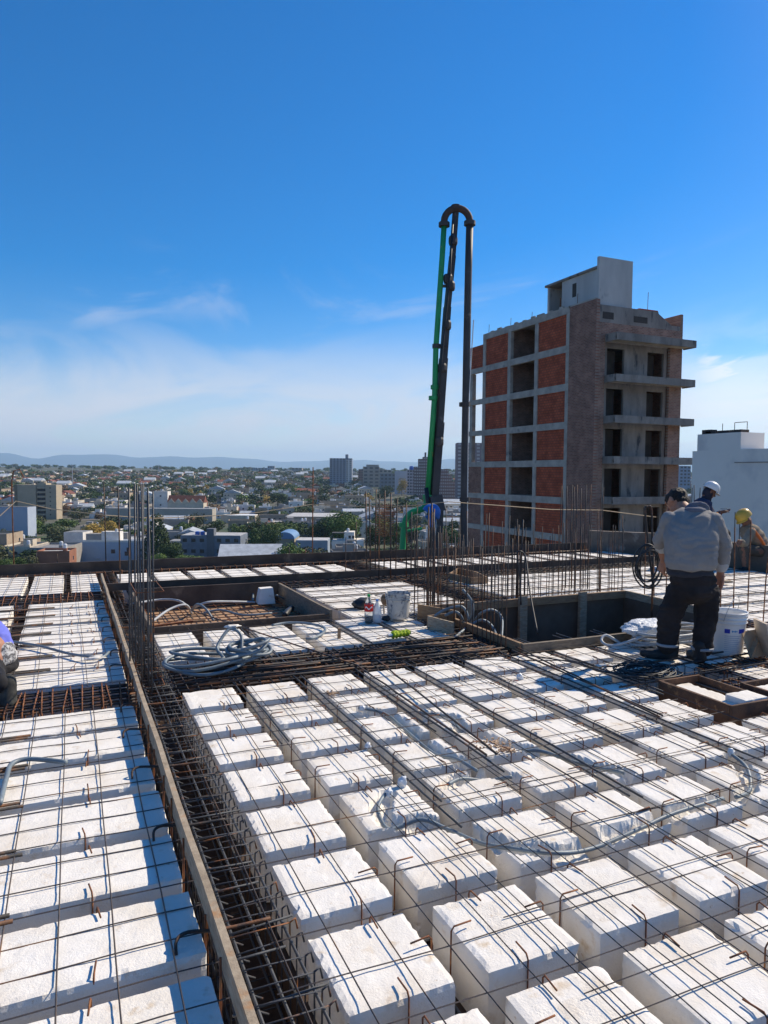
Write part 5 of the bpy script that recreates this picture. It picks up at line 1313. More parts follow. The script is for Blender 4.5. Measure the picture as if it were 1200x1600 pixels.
# recessed concrete front between brick piers with openings
for k in range(len(zf)-1):
    z0, z1 = zf[k+1], zf[k]-.16 if k else 11.45
    if k == 0: continue
    z0 = 11.45-2.87*k-.0; zt = z0+2.87
    mb = MB()
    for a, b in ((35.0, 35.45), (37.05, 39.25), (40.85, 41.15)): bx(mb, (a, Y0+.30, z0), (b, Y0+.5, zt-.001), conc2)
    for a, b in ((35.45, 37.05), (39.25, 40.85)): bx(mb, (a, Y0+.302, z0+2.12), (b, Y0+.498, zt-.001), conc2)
    mb.obj('front_wall', tw)
    for a, b in ((35.45, 37.05), (39.25, 40.85)):
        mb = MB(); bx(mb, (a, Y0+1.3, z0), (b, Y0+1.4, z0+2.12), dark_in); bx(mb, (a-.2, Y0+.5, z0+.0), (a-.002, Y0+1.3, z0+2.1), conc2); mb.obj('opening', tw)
for k in range(9):
    z = 11.45-2.87*k; bal = thing('x', 'x', 'x') if False else None
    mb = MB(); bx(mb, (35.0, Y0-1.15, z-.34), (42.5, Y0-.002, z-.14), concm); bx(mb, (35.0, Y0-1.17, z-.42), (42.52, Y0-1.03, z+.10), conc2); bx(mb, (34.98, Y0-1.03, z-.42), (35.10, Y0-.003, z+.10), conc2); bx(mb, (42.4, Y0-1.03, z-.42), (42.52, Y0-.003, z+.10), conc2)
    mb.obj('balcony', tw)
# far sides and back
mb = MB(); bx(mb, (X1_-.2, Y0+.25, ZG), (X1_, 55.1, 12.7), brnY); bx(mb, (X0+2.8, 55.05, ZG), (X1_-.2, 55.25, 12.7), brnX); bx(mb, (X0+.3, 43.16, ZG), (X0+.5, 43.17, 14), brnY); mb.obj('back_walls', tw)
mb = MB(); bx(mb, (X0-.06, Y0+.2, 13.95), (X0+.3, 43.3, 14.12), concm)
for i in range(9): bx(mb, (X0-.05, 44+i*1.2, 14.1), (X0+.10, 44.4+i*1.2+rng.random()*.5, 14.14+rng.random()*.16), concm)
mb.obj('roof_edge', tw)
# penthouse
white_r = mat('grey_render', (.60, .56, .52), (.47, .44, .41), .6, .85, spot=[((.18, .18, .18), 1.0, .62, .75)], sxyz=(1, 1, .4))
mb = MB(); bx(mb, (34.85, 40.62, 14.0), (35.0, 45.0, 16.35), white_r); bx(mb, (34.85, 45.0, 14.0), (35.0, 46.8, 14.35), white_r); bx(mb, (34.86, 46.6, 14.35), (35.01, 46.8, 16.3), white_r); bx(mb, (35.0, 46.7, 14.0), (37.6, 46.86, 16.3), white_r); bx(mb, (35.0, 44.9, 14.0), (37.6, 45.0, 16.3), white_r)
bx(mb, (37.4, 40.6, 14.0), (37.6, 46.69, 16.3), white_r); mb.obj('penthouse_walls', tw)
mb = MB(); bx(mb, (34.45, 40.36, 13.62), (37.5, 40.60, 17.0), white_r); mb.obj('penthouse_front', tw)
mb = MB(); bx(mb, (34.72, 40.61, 16.36), (37.7, 47.0, 16.52), conc2); mb.obj('penthouse_roof', tw)
mb = MB(); bx(mb, (34.835, 43.3, 14.9), (34.848, 43.75, 15.9), dark_in); mb.obj('penthouse_window', tw)
for i, (x, y, h) in enumerate(((34.4, 44.6, .9), (34.4, 48.2, .6), (34.4, 51.2, .7), (34.4, 54.6, .8), (39.6, 41.0, 1.1), (34.4, 42.6, .8))):
    mb = MB(); mb.tube([(x-X0, y-Y0, 14.1 if i != 4 else 12.8), (x-X0+.03, y-Y0, 14.1+h)], .02 if i else .05, rustm, 5); mb.obj('roof_bar', tw)
# ------------------------------------------------------------------ white building on the right
wr = mat('white_painted_render', (.86, .80, .72), (.80, .74, .66), .4, .85, spot=[((.48, .47, .47), .5, .55, .8)])
wb = thing('white_building', 'plain white rendered building block behind the seated workers on the right', 'building', (0, 0, 0))
Xw = 21.0
pA = gX(1082, 705, Xw); pB = gX(1090, 679, Xw); pC = gX(1158, 675, Xw); zR = gX(1190, 701, Xw).z
mb = MB(); y0w = 4.0
mb.box((Xw, pC.y-.001-0, ZG), (Xw+12, pB.y, zR), wr); mb.box((Xw, y0w, ZG), (Xw+12, pC.y-.003, zR), wr); mb.box((Xw+.003, pB.y+.002, ZG), (Xw+12, pA.y, pA.z), wr); mb.obj('walls', wb)
mb = MB(); mb.box((Xw+.0, pC.y, zR+.001), (Xw+1.15, pB.y, pB.z), wr); mb.obj('roof_block', wb)
mb = MB(); mb.box((Xw-.02, y0w, gX(1150, 722, Xw).z-.03), (Xw-.002, gX(1148, 722, Xw).y, gX(1150, 722, Xw).z), conc2); mb.obj('ledge_line', wb)
mb = MB(); mb.box((Xw+.1, pB.y-.5, pB.z), (Xw+.4, pB.y-.1, pB.z+.16), dark_in); mb.obj('chimney_cap', wb)
mb = MB()
for k in range(3): mb.tube([(Xw+.2, pB.y-.9-k*.5, pB.z), (Xw+.2, pB.y-.9-k*.5, pB.z+.35)], .012, steeld, 5)
mb.tube([(Xw+.2, pB.y-1.4, pB.z+.35), (Xw+.2, pB.y-1.9, pB.z+.35)], .012, steeld, 5); mb.obj('roof_bars', wb)
L_ = pB.y-pC.y
for k in range(3):
    mb = MB(); yy = pC.y+L_*(.05+.28*k); mb.box((Xw+.1, yy, pB.z), (Xw+.5, yy+.45, pB.z+.10), dark_in); mb.obj('roof_vent', wb)

# ------------------------------------------------------------------ the town
def groundhit(x, y):
    lo, hi = 60., 2700.
    d = ray(x, y); k = math.hypot(d[0], d[1])
    def f(s): return H+d[2]*s/k-terr(d[0]*s/k, d[1]*s/k)
    s = 60.
    while s < 2700 and f(s) > 0: s *= 1.01
    return Vector((d[0]*s/k, d[1]*s/k, terr(d[0]*s/k, d[1]*s/k))), s
wallc = {'white': (.80, .75, .68), 'cream': (.66, .57, .44), 'grey': (.34, .31, .28), 'tan': (.40, .31, .22), 'brick': (.30, .13, .08), 'blue grey': (.33, .39, .46)}
roofc = {'flat grey roof': (.30, .30, .30), 'flat pale roof': (.55, .54, .52), 'tiled red roof': (.25, .085, .05), 'metal roof': (.50, .54, .58), 'dark roof': (.12, .12, .12)}
wm = {k: mat('house_wall_'+k.replace(' ', '_'), c, tuple(a*.8 for a in c), .4, .9, rnd=.12) for k, c in wallc.items()}
rm_ = {k: mat('house_'+k.replace(' ', '_'), c, tuple(a*.7 for a in c), .5, .8, rnd=.15) for k, c in roofc.items()}
winm = mat('window_dark', (.03, .035, .045), rough=.25, spec=.6)
tankm = mat('water_tank_white', (.6, .62, .64), rough=.5)
def house_parts(w, l, h, wk, rk, seed, simple):
    r = random.Random(seed); wallmb, roofmb, winmb, tankmb = MB(), MB(), MB(), MB()
    wmat, rmat = wm[wk], rm_[rk]
    wallmb.box((-w/2, -l/2, -6), (w/2, l/2, h), wmat)
    if rk in ('tiled red roof',) or (rk == 'metal roof' and r.random() < .6):
        a, b, c = w/2+.3, l/2+.3, h+w*.2
        roofmb.add([(-a, -b, h), (a, -b, h), (a, b, h), (-a, b, h), (0, -b, c), (0, b, c)], [(0, 4, 5, 3), (4, 1, 2, 5), (0, 1, 4), (2, 3, 5), (0, 3, 2, 1)], rmat)
    else:
        roofmb.box((-w/2+.15, -l/2+.15, h), (w/2-.15, l/2-.15, h+.05), rmat)
        for a, b in (((-w/2, -l/2), (w/2, -l/2+.15)), ((-w/2, l/2-.15), (w/2, l/2)), ((-w/2, -l/2+.15), (-w/2+.15, l/2-.15)), ((w/2-.15, -l/2+.15), (w/2, l/2-.15))): wallmb.box((a[0], a[1], h), (b[0], b[1], h+.7), wmat)
        if r.random() < .6: q = r.uniform(-.2, .2)*w; wallmb.box((q-1.6, -1.5, h+.05), (q+1.4, 2, h+2.5), wmat); roofmb.box((q-1.7, -1.6, h+2.5), (q+1.5, 2.1, h+2.6), rmat)
        if r.random() < .7: tankmb.lathe([(0, 0), (.6, 0), (.62, 1.1), (.3, 1.4), (0, 1.42)], tankm, 10, c=(w*.25, -l*.2, h+.9), cap=False); tankmb.box((w*.25-.6, -l*.2-.6, h+.05), (w*.25+.6, -l*.2+.6, h+.9), wmat)
    wins = []
    for fl in range(max(1, int(h/2.9))):
        for s in range(max(1, int(w/3))):
            x = -w/2+1.2+s*3.; z = fl*2.9+1.0
            if r.random() < .8: wins.append(((x, -l/2-.03, z), (x+1.2, -l/2-.004, z+1.2)))
        for s in range(max(1, int(l/3.4))):
            y = -l/2+1.2+s*3.2; z = fl*2.9+1.0
            if r.random() < .5: wins.append(((-w/2-.03, y, z), (-w/2-.004, y+1.2, z+1.2)))
    return wallmb, roofmb, tankmb, wins
PH = []; SH = []
combos = [(a, b) for a in wallc for b in roofc if not (a == 'brick' and b == 'flat pale roof')]
def make_house(simple, seed):
    r = random.Random(seed); wk = r.choices(list(wallc), (30, 20, 15, 16, 12, 7))[0]; rk = r.choices(list(roofc), (34, 22, 9, 18, 17))[0]
    w, l = r.uniform(7, 12), r.uniform(9, 18); h = r.choice((3.2, 3.6, 6.2, 6.5, 3.4)); 
    if r.random() < .12: w, l, h = r.uniform(14, 20), r.uniform(16, 24), r.choice((6.5, 9.5))
    if rk == 'metal roof' and r.random() < .4: w, l, h = r.uniform(14, 22), r.uniform(18, 28), 5.
    A_, B_, C_, wins = house_parts(w, l, h, wk, rk, seed, simple)
    if simple:
        for a, b in wins: A_.box(a, b, winm)
        for q in (B_, C_):
            for v, f, mi_ in ((q.v, q.f, q.m),):
                if v:
                    o = len(A_.v); A_.v += v
                    for ff, k in zip(f, mi_): A_.f.append(tuple(i+o for i in ff)); A_.m.append(A_.mi(q.mats[k]))
        return (A_.mesh('small_house'), wk, rk, w, l, h)
    ms = [('wall', A_.mesh('wall')), ('roof', B_.mesh('roof'))]
    if C_.v: ms.append(('water_tank', C_.mesh('water_tank')))
    for a, b in wins: q = MB(); q.box(a, b, winm); ms.append(('window', q.mesh('window')))
    return (ms, wk, rk, w, l, h)
simple_h = [make_house(True, 1000+i) for i in range(48)]
part_h = [make_house(False, 2000+i) for i in range(26)]
# trees
fol = {'dark green': ((.028, .055, .016), (.06, .10, .028)), 'green': ((.07, .12, .025), (.13, .19, .045)), 'olive': ((.075, .085, .035), (.12, .125, .055)),
       'yellow autumn': ((.36, .24, .05), (.46, .33, .08)), 'brown autumn': ((.15, .09, .045), (.2, .12, .06))}
fm = {k: mat('foliage_'+k.replace(' ', '_'), a, b, .45, .8, rnd=.18, detail=2) for k, (a, b) in fol.items()}
barkm = mat('bark', (.09, .07, .05), (.14, .11, .08), 3, .95)
def crown_mesh(n, ls, seed, conif=False, wide=1.):
    r = np.random.RandomState(seed); k = 16 if not conif else 9
    cs = []
    for i in range(k):
        if conif: z = .12+.85*i/k; cs.append((0, 0, z, .36*(1-z)+.06))
        else:
            a = r.uniform(0, 6.28); e = r.uniform(.0, 1); rr = .33*math.sqrt(r.uniform(.1, 1)); cs.append((rr*math.cos(a), rr*math.sin(a), .28+.52*e*(1-.9*rr), r.uniform(.13, .24)))
    V = []; Fs = []
    cs = np.array(cs); wgt = cs[:, 3]**2; wgt /= wgt.sum(); pick = r.choice(len(cs), n, p=wgt)
    d = r.normal(size=(n, 3)); d /= np.linalg.norm(d, axis=1)[:, None]; rad_ = r.uniform(.72, 1.08, n)
    c = cs[pick, :3]+d*(cs[pick, 3]*rad_)[:, None]*np.array([wide, wide, .85])
    nrm = d+r.normal(size=(n, 3))*.55; nrm /= np.linalg.norm(nrm, axis=1)[:, None]
    t1_ = np.cross(nrm, r.normal(size=(n, 3))); t1_ /= np.linalg.norm(t1_, axis=1)[:, None]; t2_ = np.cross(nrm, t1_)
    s = ls*r.uniform(.6, 1.3, n)[:, None]
    q = np.stack([c-t1_*s-t2_*s*.7, c+t1_*s-t2_*s*.6, c+t1_*s*.9+t2_*s*.7, c-t1_*s*.8+t2_*s*.8], 1).reshape(-1, 3)
    me = bpy.data.meshes.new('crown'); me.from_pydata(q.tolist(), [], [tuple(range(4*i, 4*i+4)) for i in range(n)]); me.update(); return me
def trunk_mesh(conif=False):
    mb = MB(); mb.tube([(0, 0, -.15), (.01, 0, .15), (-.01, .01, .4), (.01, 0, .7)], [.035, .026, .018, .006], barkm, 7)
    if not conif:
        for a in range(5): t_ = a*1.26; mb.tube([(0, 0, .22+.03*a), (.12*math.cos(t_), .12*math.sin(t_), .40), (.24*math.cos(t_), .24*math.sin(t_), .55)], [.014, .009, .004], barkm, 5)
    return mb.mesh('trunk')
TR = trunk_mesh(); TRC = trunk_mesh(True)
crowns = {}
def crown(kind, q, v):
    key = (kind, q, v)
    if key not in crowns:
        n, ls = {'hi': (5200, .017), 'mid': (1100, .030), 'lo': (260, .055)}[q.split('_')[0]]
        me = crown_mesh(n, ls, hash(key) % 9999 if False else (len(crowns)*17+3), 'con' in q, 1.25 if v % 2 else 1.0); me.materials.append(fm[kind]); crowns[key] = me
    return crowns[key]
ITEMS = []        # (object, base label, noun) for the closing numbering
def tree(x, y, z, hgt, kind, q, base=None, wide=1., conif=False):
    qq = q+('_con' if conif else '')
    t = link('tree', None, None, (x, y, z), rng.uniform(0, 6.28)); t.scale = (hgt*wide, hgt*wide, hgt); t['category'] = 'tree'; t['group'] = 'trees of the town'
    link('crown', crown(kind, qq, rng.randrange(3)), t); link('trunk', TRC if conif else TR, t)
    ITEMS.append([t, base, kind+(' conifer' if conif else ' tree')]); return t
occ = []
def free(px, py, s, rad_px=1.):
    for a, b, r in occ:
        if abs(px-a) < r and abs(py-b) < r*.5: return False
    return True
# ---- landmarks (px footprints block the random fill)
def bld(px0, px1, ytop, ybase, label, parts, depthm=12., nm='building', rz=None, cat='building'):
    g, s = groundhit((px0+px1)/2, ybase); dep = g.x*FWD[0]+g.y*FWD[1]
    w = (px1-px0)/F*dep; h = (ybase-ytop)/F*dep
    t = thing(nm, label, cat, (g.x, g.y, g.z), math.atan2(RGT[1], RGT[0]) if rz is None else rz)
    parts(t, w, depthm, h); occ.append(((px0+px1)/2, (ytop+ybase)/2, (px1-px0)/2+6, (ybase-ytop)/2, ybase)); return t
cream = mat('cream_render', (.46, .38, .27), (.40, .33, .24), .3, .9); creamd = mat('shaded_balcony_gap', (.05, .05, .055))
def p_round(t, w, l, h):
    mb = MB(); mb.box((-w/2, 0, -8), (-w*.02, l, h), cream); mb.box((w*.22, .5, -8), (w/2, l, h), cream); mb.box((-w*.018, 1.5, -8), (w*.218, l, h+1), cream); mb.obj('wall', t)
    mb = MB(); mb.box((-w*.65, 3, -8), (-w*.502, l, h), mat('brown_render', (.25, .2, .14))); mb.obj('side_wall', t)
    for k in range(int(h/2.9)):
        z = h-1.4-2.9*k
        if z < 0: break
        mb = MB(); n = 12; poly = [(w*.10+w*.12*math.cos(a), 1.4-2.2*math.sin(a)) for a in [math.pi*i/n for i in range(n+1)]]
        mb.prism(poly, z-1.1, z, cream); mb.obj('balcony', t); mb = MB(); poly = [(w*.10+w*.10*math.cos(a), 1.45-1.4*math.sin(a)) for a in [math.pi*i/n for i in range(n+1)]]; mb.prism(poly, z-2.9+.2, z-1.102, creamd); mb.obj('gap_shade_band', t)  # dark fill paints the shade in the gap below each balcony front
        for xx in (w*.33,):
            mb = MB(); mb.box((xx, .45, z-1), (xx+.7, .496, z-.2), winm); mb.obj('window', t)
    mb = MB(); mb.lathe([(0, h), (2.2, h), (2.2, h+2.2), (0, h+2.3)], cream, 16, c=(w*.1, 4, 0)); mb.obj('water_tank', t)
bld(28, 88, 758, 812, 'tan apartment block with a column of rounded balconies, at left', p_round, 9, 'apartment_building')
blw = mat('blue_white_render', (.40, .45, .53), (.36, .41, .50), .3, .9)
def p_plain(m, roof=None, wins=0, rows=1, wc=winm, ww=1.2, wh=1.2):
    def f(t, w, l, h):
        mb = MB(); mb.box((-w/2, 0, -8), (w/2, l, h), m); mb.obj('wall', t)
        mb = MB(); mb.box((-w/2+.2, .2, h), (w/2-.2, l-.2, h+.12), roof or rm_['flat grey roof']); mb.obj('roof', t)
        for r_ in range(rows):
            for k in range(wins):
                mb = MB(); x = -w/2+(k+.5)*w/wins; z = h*(1-(r_+.6)/max(rows, 1)); mb.box((x-ww/2, -.05, z), (x+ww/2, -.004, z+wh), wc); mb.obj('window', t)
    return f
bld(-10, 44, 793, 846, 'plain pale blue rendered building with dark roof ends, at the left edge', p_plain(blw, rm_['dark roof']), 8)
bld(-30, 22, 795, 845, 'pale blue house wall cut off by the left frame edge', p_plain(blw), 10)
def p_white(t, w, l, h):
    mb = MB(); mb.box((-w/2, 0, -6), (w/2, l, h), blw); mb.box((-w/2, 0, h), (w/2, .25, h+.7), wm['white']); mb.obj('wall', t)
    mb = MB(); mb.box((-w*.42, 3, h), (-w*.2, 7, h+2.6), wm['grey']); mb.box((-w*.2, 3, h), (w*.05, 7, h+3.4), wm['white']); mb.obj('roof_room', t)
    mb = MB(); mb.lathe([(0, 0), (.5, 0), (.5, .9), (0, 1.1)], tankm, 12, c=(0, 4, h+3.4)); mb.obj('water_tank', t)
    for x, z in ((-.02, .45), (.17, .35), (.20, .55)):
        mb = MB(); mb.box((x*w, -.05, h*z), (x*w+1.4, -.004, h*z+1.4), winm); mb.obj('window', t)
    mb = MB(); mb.lathe([(0, 0), (.55, .1), (.62, .16)], tankm, 12, c=(-w*.2, -.6, h*.2)); mb.obj('satellite_dish', t)
bld(120, 232, 848, 880, 'wide pale blue building with white parapet behind the tall bar bundle', p_white, 12)
bld(100, 130, 832, 868, 'small white house with rooftop water tank left of the pale building', p_plain(wm['white'], None, 1, 1), 9, 'house', cat='house')
def p_rowh(t, w, l, h):
    mb = MB(); mb.box((-w/2, 0, -6), (w/2, l, h*.7), wm['cream']); mb.obj('wall', t); n = 5
    for k in range(n):
        a = -w/2+w*k/n; b = a+w/n; c = (a+b)/2
        mb = MB(); mb.add([(a, -.3, h*.68), (b, -.3, h*.68), (c, -.3, h*.95), (a, -.02, h*.68), (b, -.02, h*.68), (c, -.02, h*.95)], [(0, 1, 2), (3, 5, 4), (0, 2, 5, 3), (1, 4, 5, 2), (0, 3, 4, 1)], wm['cream']); mb.obj('gable', t)
    mb = MB(); mb.add([(-w/2-.4, .1, h*.7), (w/2+.4, .1, h*.7), (w/2+.4, l/2, h*1.15), (-w/2-.4, l/2, h*1.15), (w/2+.4, l, h*.7), (-w/2-.4, l, h*.7)], [(0, 1, 2, 3), (3, 2, 4, 5), (1, 4, 2), (0, 3, 5)], rm_['tiled red roof']); mb.obj('roof', t)
bld(262, 318, 778, 802, 'cream row houses with red tiled roof and five gables', p_rowh, 10, 'row_houses')
bld(240, 262, 768, 796, 'stepped white tower house left of the red roofed row', p_plain(wm['white'], None, 1, 2), 9, 'house', cat='house')
wl = mat('tan_wall_render', (.42, .38, .31), (.36, .33, .28), .2, .9)
bld(166, 332, 795, 818, 'long low tan warehouse wall below the red roofed row houses', p_plain(wl, rm_['flat grey roof']), 10, 'warehouse')
slate = mat('grey_blue_render', (.20, .24, .30), (.15, .17, .20), .5, .85)
def p_grey(t, w, l, h):
    p_plain(slate, rm_['flat pale roof'], 7, 2, winm, 1.6, 1.3)(t, w, l, h)
    mb = MB(); mb.box((-w*.06, -.3, -6), (w*.06, 3.5, h+2.6), mat('dark_grey_render', (.14, .15, .17))); mb.obj('stair_tower', t)
    for k in range(2):
        mb = MB(); mb.lathe([(0, 0), (.9, 0), (.9, 1.2), (0, 1.4)], mat('blue_tank', (.03, .12, .45)), 12, c=(-w*.16-k*1.9, 2.5, h+.1)); mb.obj('water_tank', t)
bld(282, 376, 838, 872, 'grey blue two storey building with dark stair tower and blue tanks', p_grey, 14)
bld(262, 284, 846, 866, 'white cylindrical looking house left of the grey blue building', p_plain(wm['white']), 8, 'house', cat='house')
def p_vault(t, w, l, h):
    mb = MB(); mb.box((-w/2, 0, -6), (w/2, l, h*.72), mat('sand_render', (.42, .36, .26))); mb.obj('wall', t)
    mb = MB(); n = 12; poly = [(w/2*1.03*math.cos(a), math.sin(a)) for a in [math.pi*i/n for i in range(n+1)]]
    vs = [(x, -.4, h*.72+y*h*.3) for x, y in poly]+[(x, l, h*.72+y*h*.3) for x, y in poly]; m_ = n+1
    mb.add(vs, [tuple(range(m_))[::-1], tuple(range(m_, 2*m_))]+[(i, i+1, m_+i+1, m_+i) for i in range(n)], mat('blue_metal_roof', (.16, .28, .45), rough=.5)); mb.obj('roof', t)
bld(430, 460, 832, 868, 'tall shed with arched blue metal roof by the dark tree', p_vault, 16, 'shed', cat='shed')
bld(462, 512, 845, 872, 'low white and grey house with flat roofs right of the blue arched shed', p_plain(wm['blue grey'], rm_['flat pale roof'], 2, 1), 12, 'house', cat='house')
def p_wh2(t, w, l, h):
    mb = MB(); mb.box((-w/2, 0, -6), (w/2, l, h*.6), wm['white']); mb.box((-w*.12, 2, h*.6), (w*.2, l*.8, h), wm['white']); mb.obj('wall', t)
    mb = MB(); mb.box((-w*.5, 1.5, h*.93), (-w*.1, 6, h*.97), rm_['dark roof']); mb.box((-w*.49, 1.6, h*.6), (-w*.47, 1.8, h*.93), rm_['dark roof']); mb.obj('terrace_canopy', t)
    mb = MB(); mb.lathe([(0, 0), (.6, 0), (.62, 1.1), (.2, 1.5), (0, 1.5)], tankm, 12, c=(0, 4, h)); mb.obj('water_tank', t)
    for x, z in ((.02, .68), (.13, .68), (-.3, .25)):
        mb = MB(); yy = 2 if z > .5 else 0; mb.box((x*w, yy-.05, h*z), (x*w+1, yy-.004, h*z+1.2), winm); mb.obj('window', t)
bld(518, 568, 832, 864, 'bright white house with roof terrace and water tank below the big trees', p_wh2, 12, 'house', cat='house')
bld(445, 530, 808, 826, 'long pale metal roofed warehouse left of the big trees', p_plain(wm['tan'], rm_['flat pale roof']), 40, 'warehouse')
bld(345, 398, 806, 818, 'low building with bright white canopy roof in front of the tan wall', p_plain(wm['cream'], mat('white_canopy', (.8, .8, .78))), 12, 'shed', cat='shed')
# high-rises on the skyline
def tower(px0, px1, yt, yb, dist, m, label, rows, colsn, split=None, step=None, cap=None, wc=winm):
    dep = dist; w = (px1-px0)/F*dep; c = gd((px0+px1)/2, (yt+yb)/2, dep); zt = gd((px0+px1)/2, yt, dep).z; z0 = ZG-15
    t = thing('highrise', label, 'high-rise', (c.x, c.y, z0), math.atan2(RGT[1], RGT[0])); hh = zt-z0; zb = gd((px0+px1)/2, yb, dep).z-z0
    occ.append(((px0+px1)/2, (yt+yb)/2, (px1-px0)/2+2, (yb-yt)/2, yb))
    xs = [(-w/2, w/2, hh)]
    if step:
        k = len(step); xs = [(-w/2+w*i/k, -w/2+w*(i+1)/k, hh-step[i]*(hh-zb)) for i in range(k)]
    mb = MB()
    for a, b, h_ in xs: mb.box((a, 0, 0), (b, w*.7, h_), m)
    if split: 
        mb.box((w*split-w/2, -.8, 0), (w/2, 0, hh-2), mat('pale_balcony_face', (.62, .60, .57)))
    mb.obj('wall', t)
    if cap:
        mb = MB(); mb.box((cap[0]*w, 1, hh), (cap[1]*w, w*.5, hh+cap[2]), m); mb.obj('roof_room', t)
    fh = (hh-zb)/rows; bw = w/colsn
    for r_ in range(rows):
        n = 0
        for a, b, h_ in xs:
            mb = MB(); n = 0
            k = max(1, round((b-a)/bw))
            for i in range(k):
                x = a+(i+.5)*(b-a)/k; z = hh-(r_+.7)*fh
                if z+fh*.45 > h_: continue
                y_ = -.9 if split and x > w*split-w/2 else -.1
                mb.box((x-(b-a)/k*.3, y_, z), (x+(b-a)/k*.3, y_+.09, z+fh*.5), wc); n += 1
            if n: mb.obj('window_row', t)
    return t
lgt = mat('pale_window', (.45, .42, .40))
bluet = mat('blue_grey_tower', (.24, .27, .33), (.22, .25, .3), .1)
purb = mat('purple_brown_tower', (.20, .13, .12), (.16, .11, .105), .1); beige = mat('beige_tower', (.36, .31, .26), (.3, .27, .24), .1); whit = mat('white_tower', (.50, .50, .52), (.44, .45, .48), .1)
tower(515, 550, 716, 756, 1100, bluet, 'tall blue grey high-rise with pale balcony edge on the skyline', 13, 7, .74, None, (.2, .32, 6))
tower(560, 568, 733, 752, 1150, purb, 'narrow brown building left of the beige group', 5, 2)
tower(567, 593, 729, 762, 1100, beige, 'beige block with dark top left of the pump pipe', 6, 3, None, None, (-.3, .45, 3))
tower(592, 612, 734, 765, 1050, mat('sand_tower', (.38, .33, .27)), 'sand coloured slab behind the beige block', 6, 3)
tower(594, 618, 740, 768, 950, mat('teal_grey_tower', (.17, .20, .23)), 'dark grey low block in front of the sand slab', 5, 4)
tower(617, 637, 736, 770, 900, whit, 'plain white windowless slab left of the green pipe', 1, 1, wc=whit)
tower(636, 648, 734, 772, 880, mat('lilac_tower', (.36, .33, .36)), 'lilac white block with blue rooftop tank by the green pipe', 8, 3)
c = gd(643, 731, 880); link('rooftop_tank', (lambda mb: (mb.lathe([(0, -2.5), (2.6, -2.5), (2.9, 0), (2.2, 2), (0, 2.4)], mat('blue_tank', (.03, .12, .45)), 14), mb.mesh('tank'))[1])(MB()), None, (c.x, c.y, c.z), label='round blue water tank on the lilac block roof', cat='water tank')
tower(647, 682, 714, 775, 780, purb, 'stepped purple brown high-rise behind the green pump pipe', 13, 8, None, (.25, .05, 0, .12, .35), (-.02, .04, 5), lgt)
tower(683, 712, 728, 778, 740, mat('rose_brown_tower', (.26, .17, .15), (.2, .14, .13), .1), 'stepped rose brown block between boom and dark pipe', 10, 8, None, (0, .1, .1, .3, .5), None, lgt)
tower(714, 758, 692, 780, 700, mat('violet_brown_tower', (.25, .18, .19), (.2, .15, .16), .1), 'tall violet brown high-rise half hidden behind the brick tower', 16, 6, None, None, None, lgt)
tower(1062, 1079, 728, 760, 900, mat('blue_frame_tower', (.20, .27, .38)), 'bluish building seen between the brick tower and white building', 6, 3)
for i, (a, b, yt, m_, lb) in enumerate(((383, 391, 730, bluet, 'far bluish tower, left one of the pair at centre left'), (393, 402, 731, bluet, 'far bluish tower, low middle block of the distant group'), (403, 418, 731, bluet, 'far bluish wide block right of the distant pair'),
        (418, 429, 728, bluet, 'far bluish block with raised roof in the distant group'), (455, 472, 731, beige, 'small far block with dark roof between distant group and tall high-rise'), (441, 449, 734, bluet, 'tiny faint far block left of the small dark roofed block'), (235, 242, 734, bluet, 'far blue house block on the left ridge'))):
    tower(a, b, yt, 746, 2300 if i != 4 else 1900, m_, lb, 4, 3)
# masts
for px, yt, yb, dist, lb in ((113, 727, 756, 900, 'pale telecom mast at the left over the tan block'), (248, 726, 738, 2000, 'thin red and white mast on the left ridge')):
    a = gd(px, yt, dist); b_ = gd(px, yb+6, dist); mb = MB(); mb.tube([(0, 0, b_.z-a.z-8), (0, 0, 0)], .5, whit, 6); mb.box((-2, -.3, -1.2), (2, .3, -.4), whit)
    link('telecom_mast', mb.mesh('telecom_mast'), None, (a.x, a.y, a.z), label=lb, cat='mast')
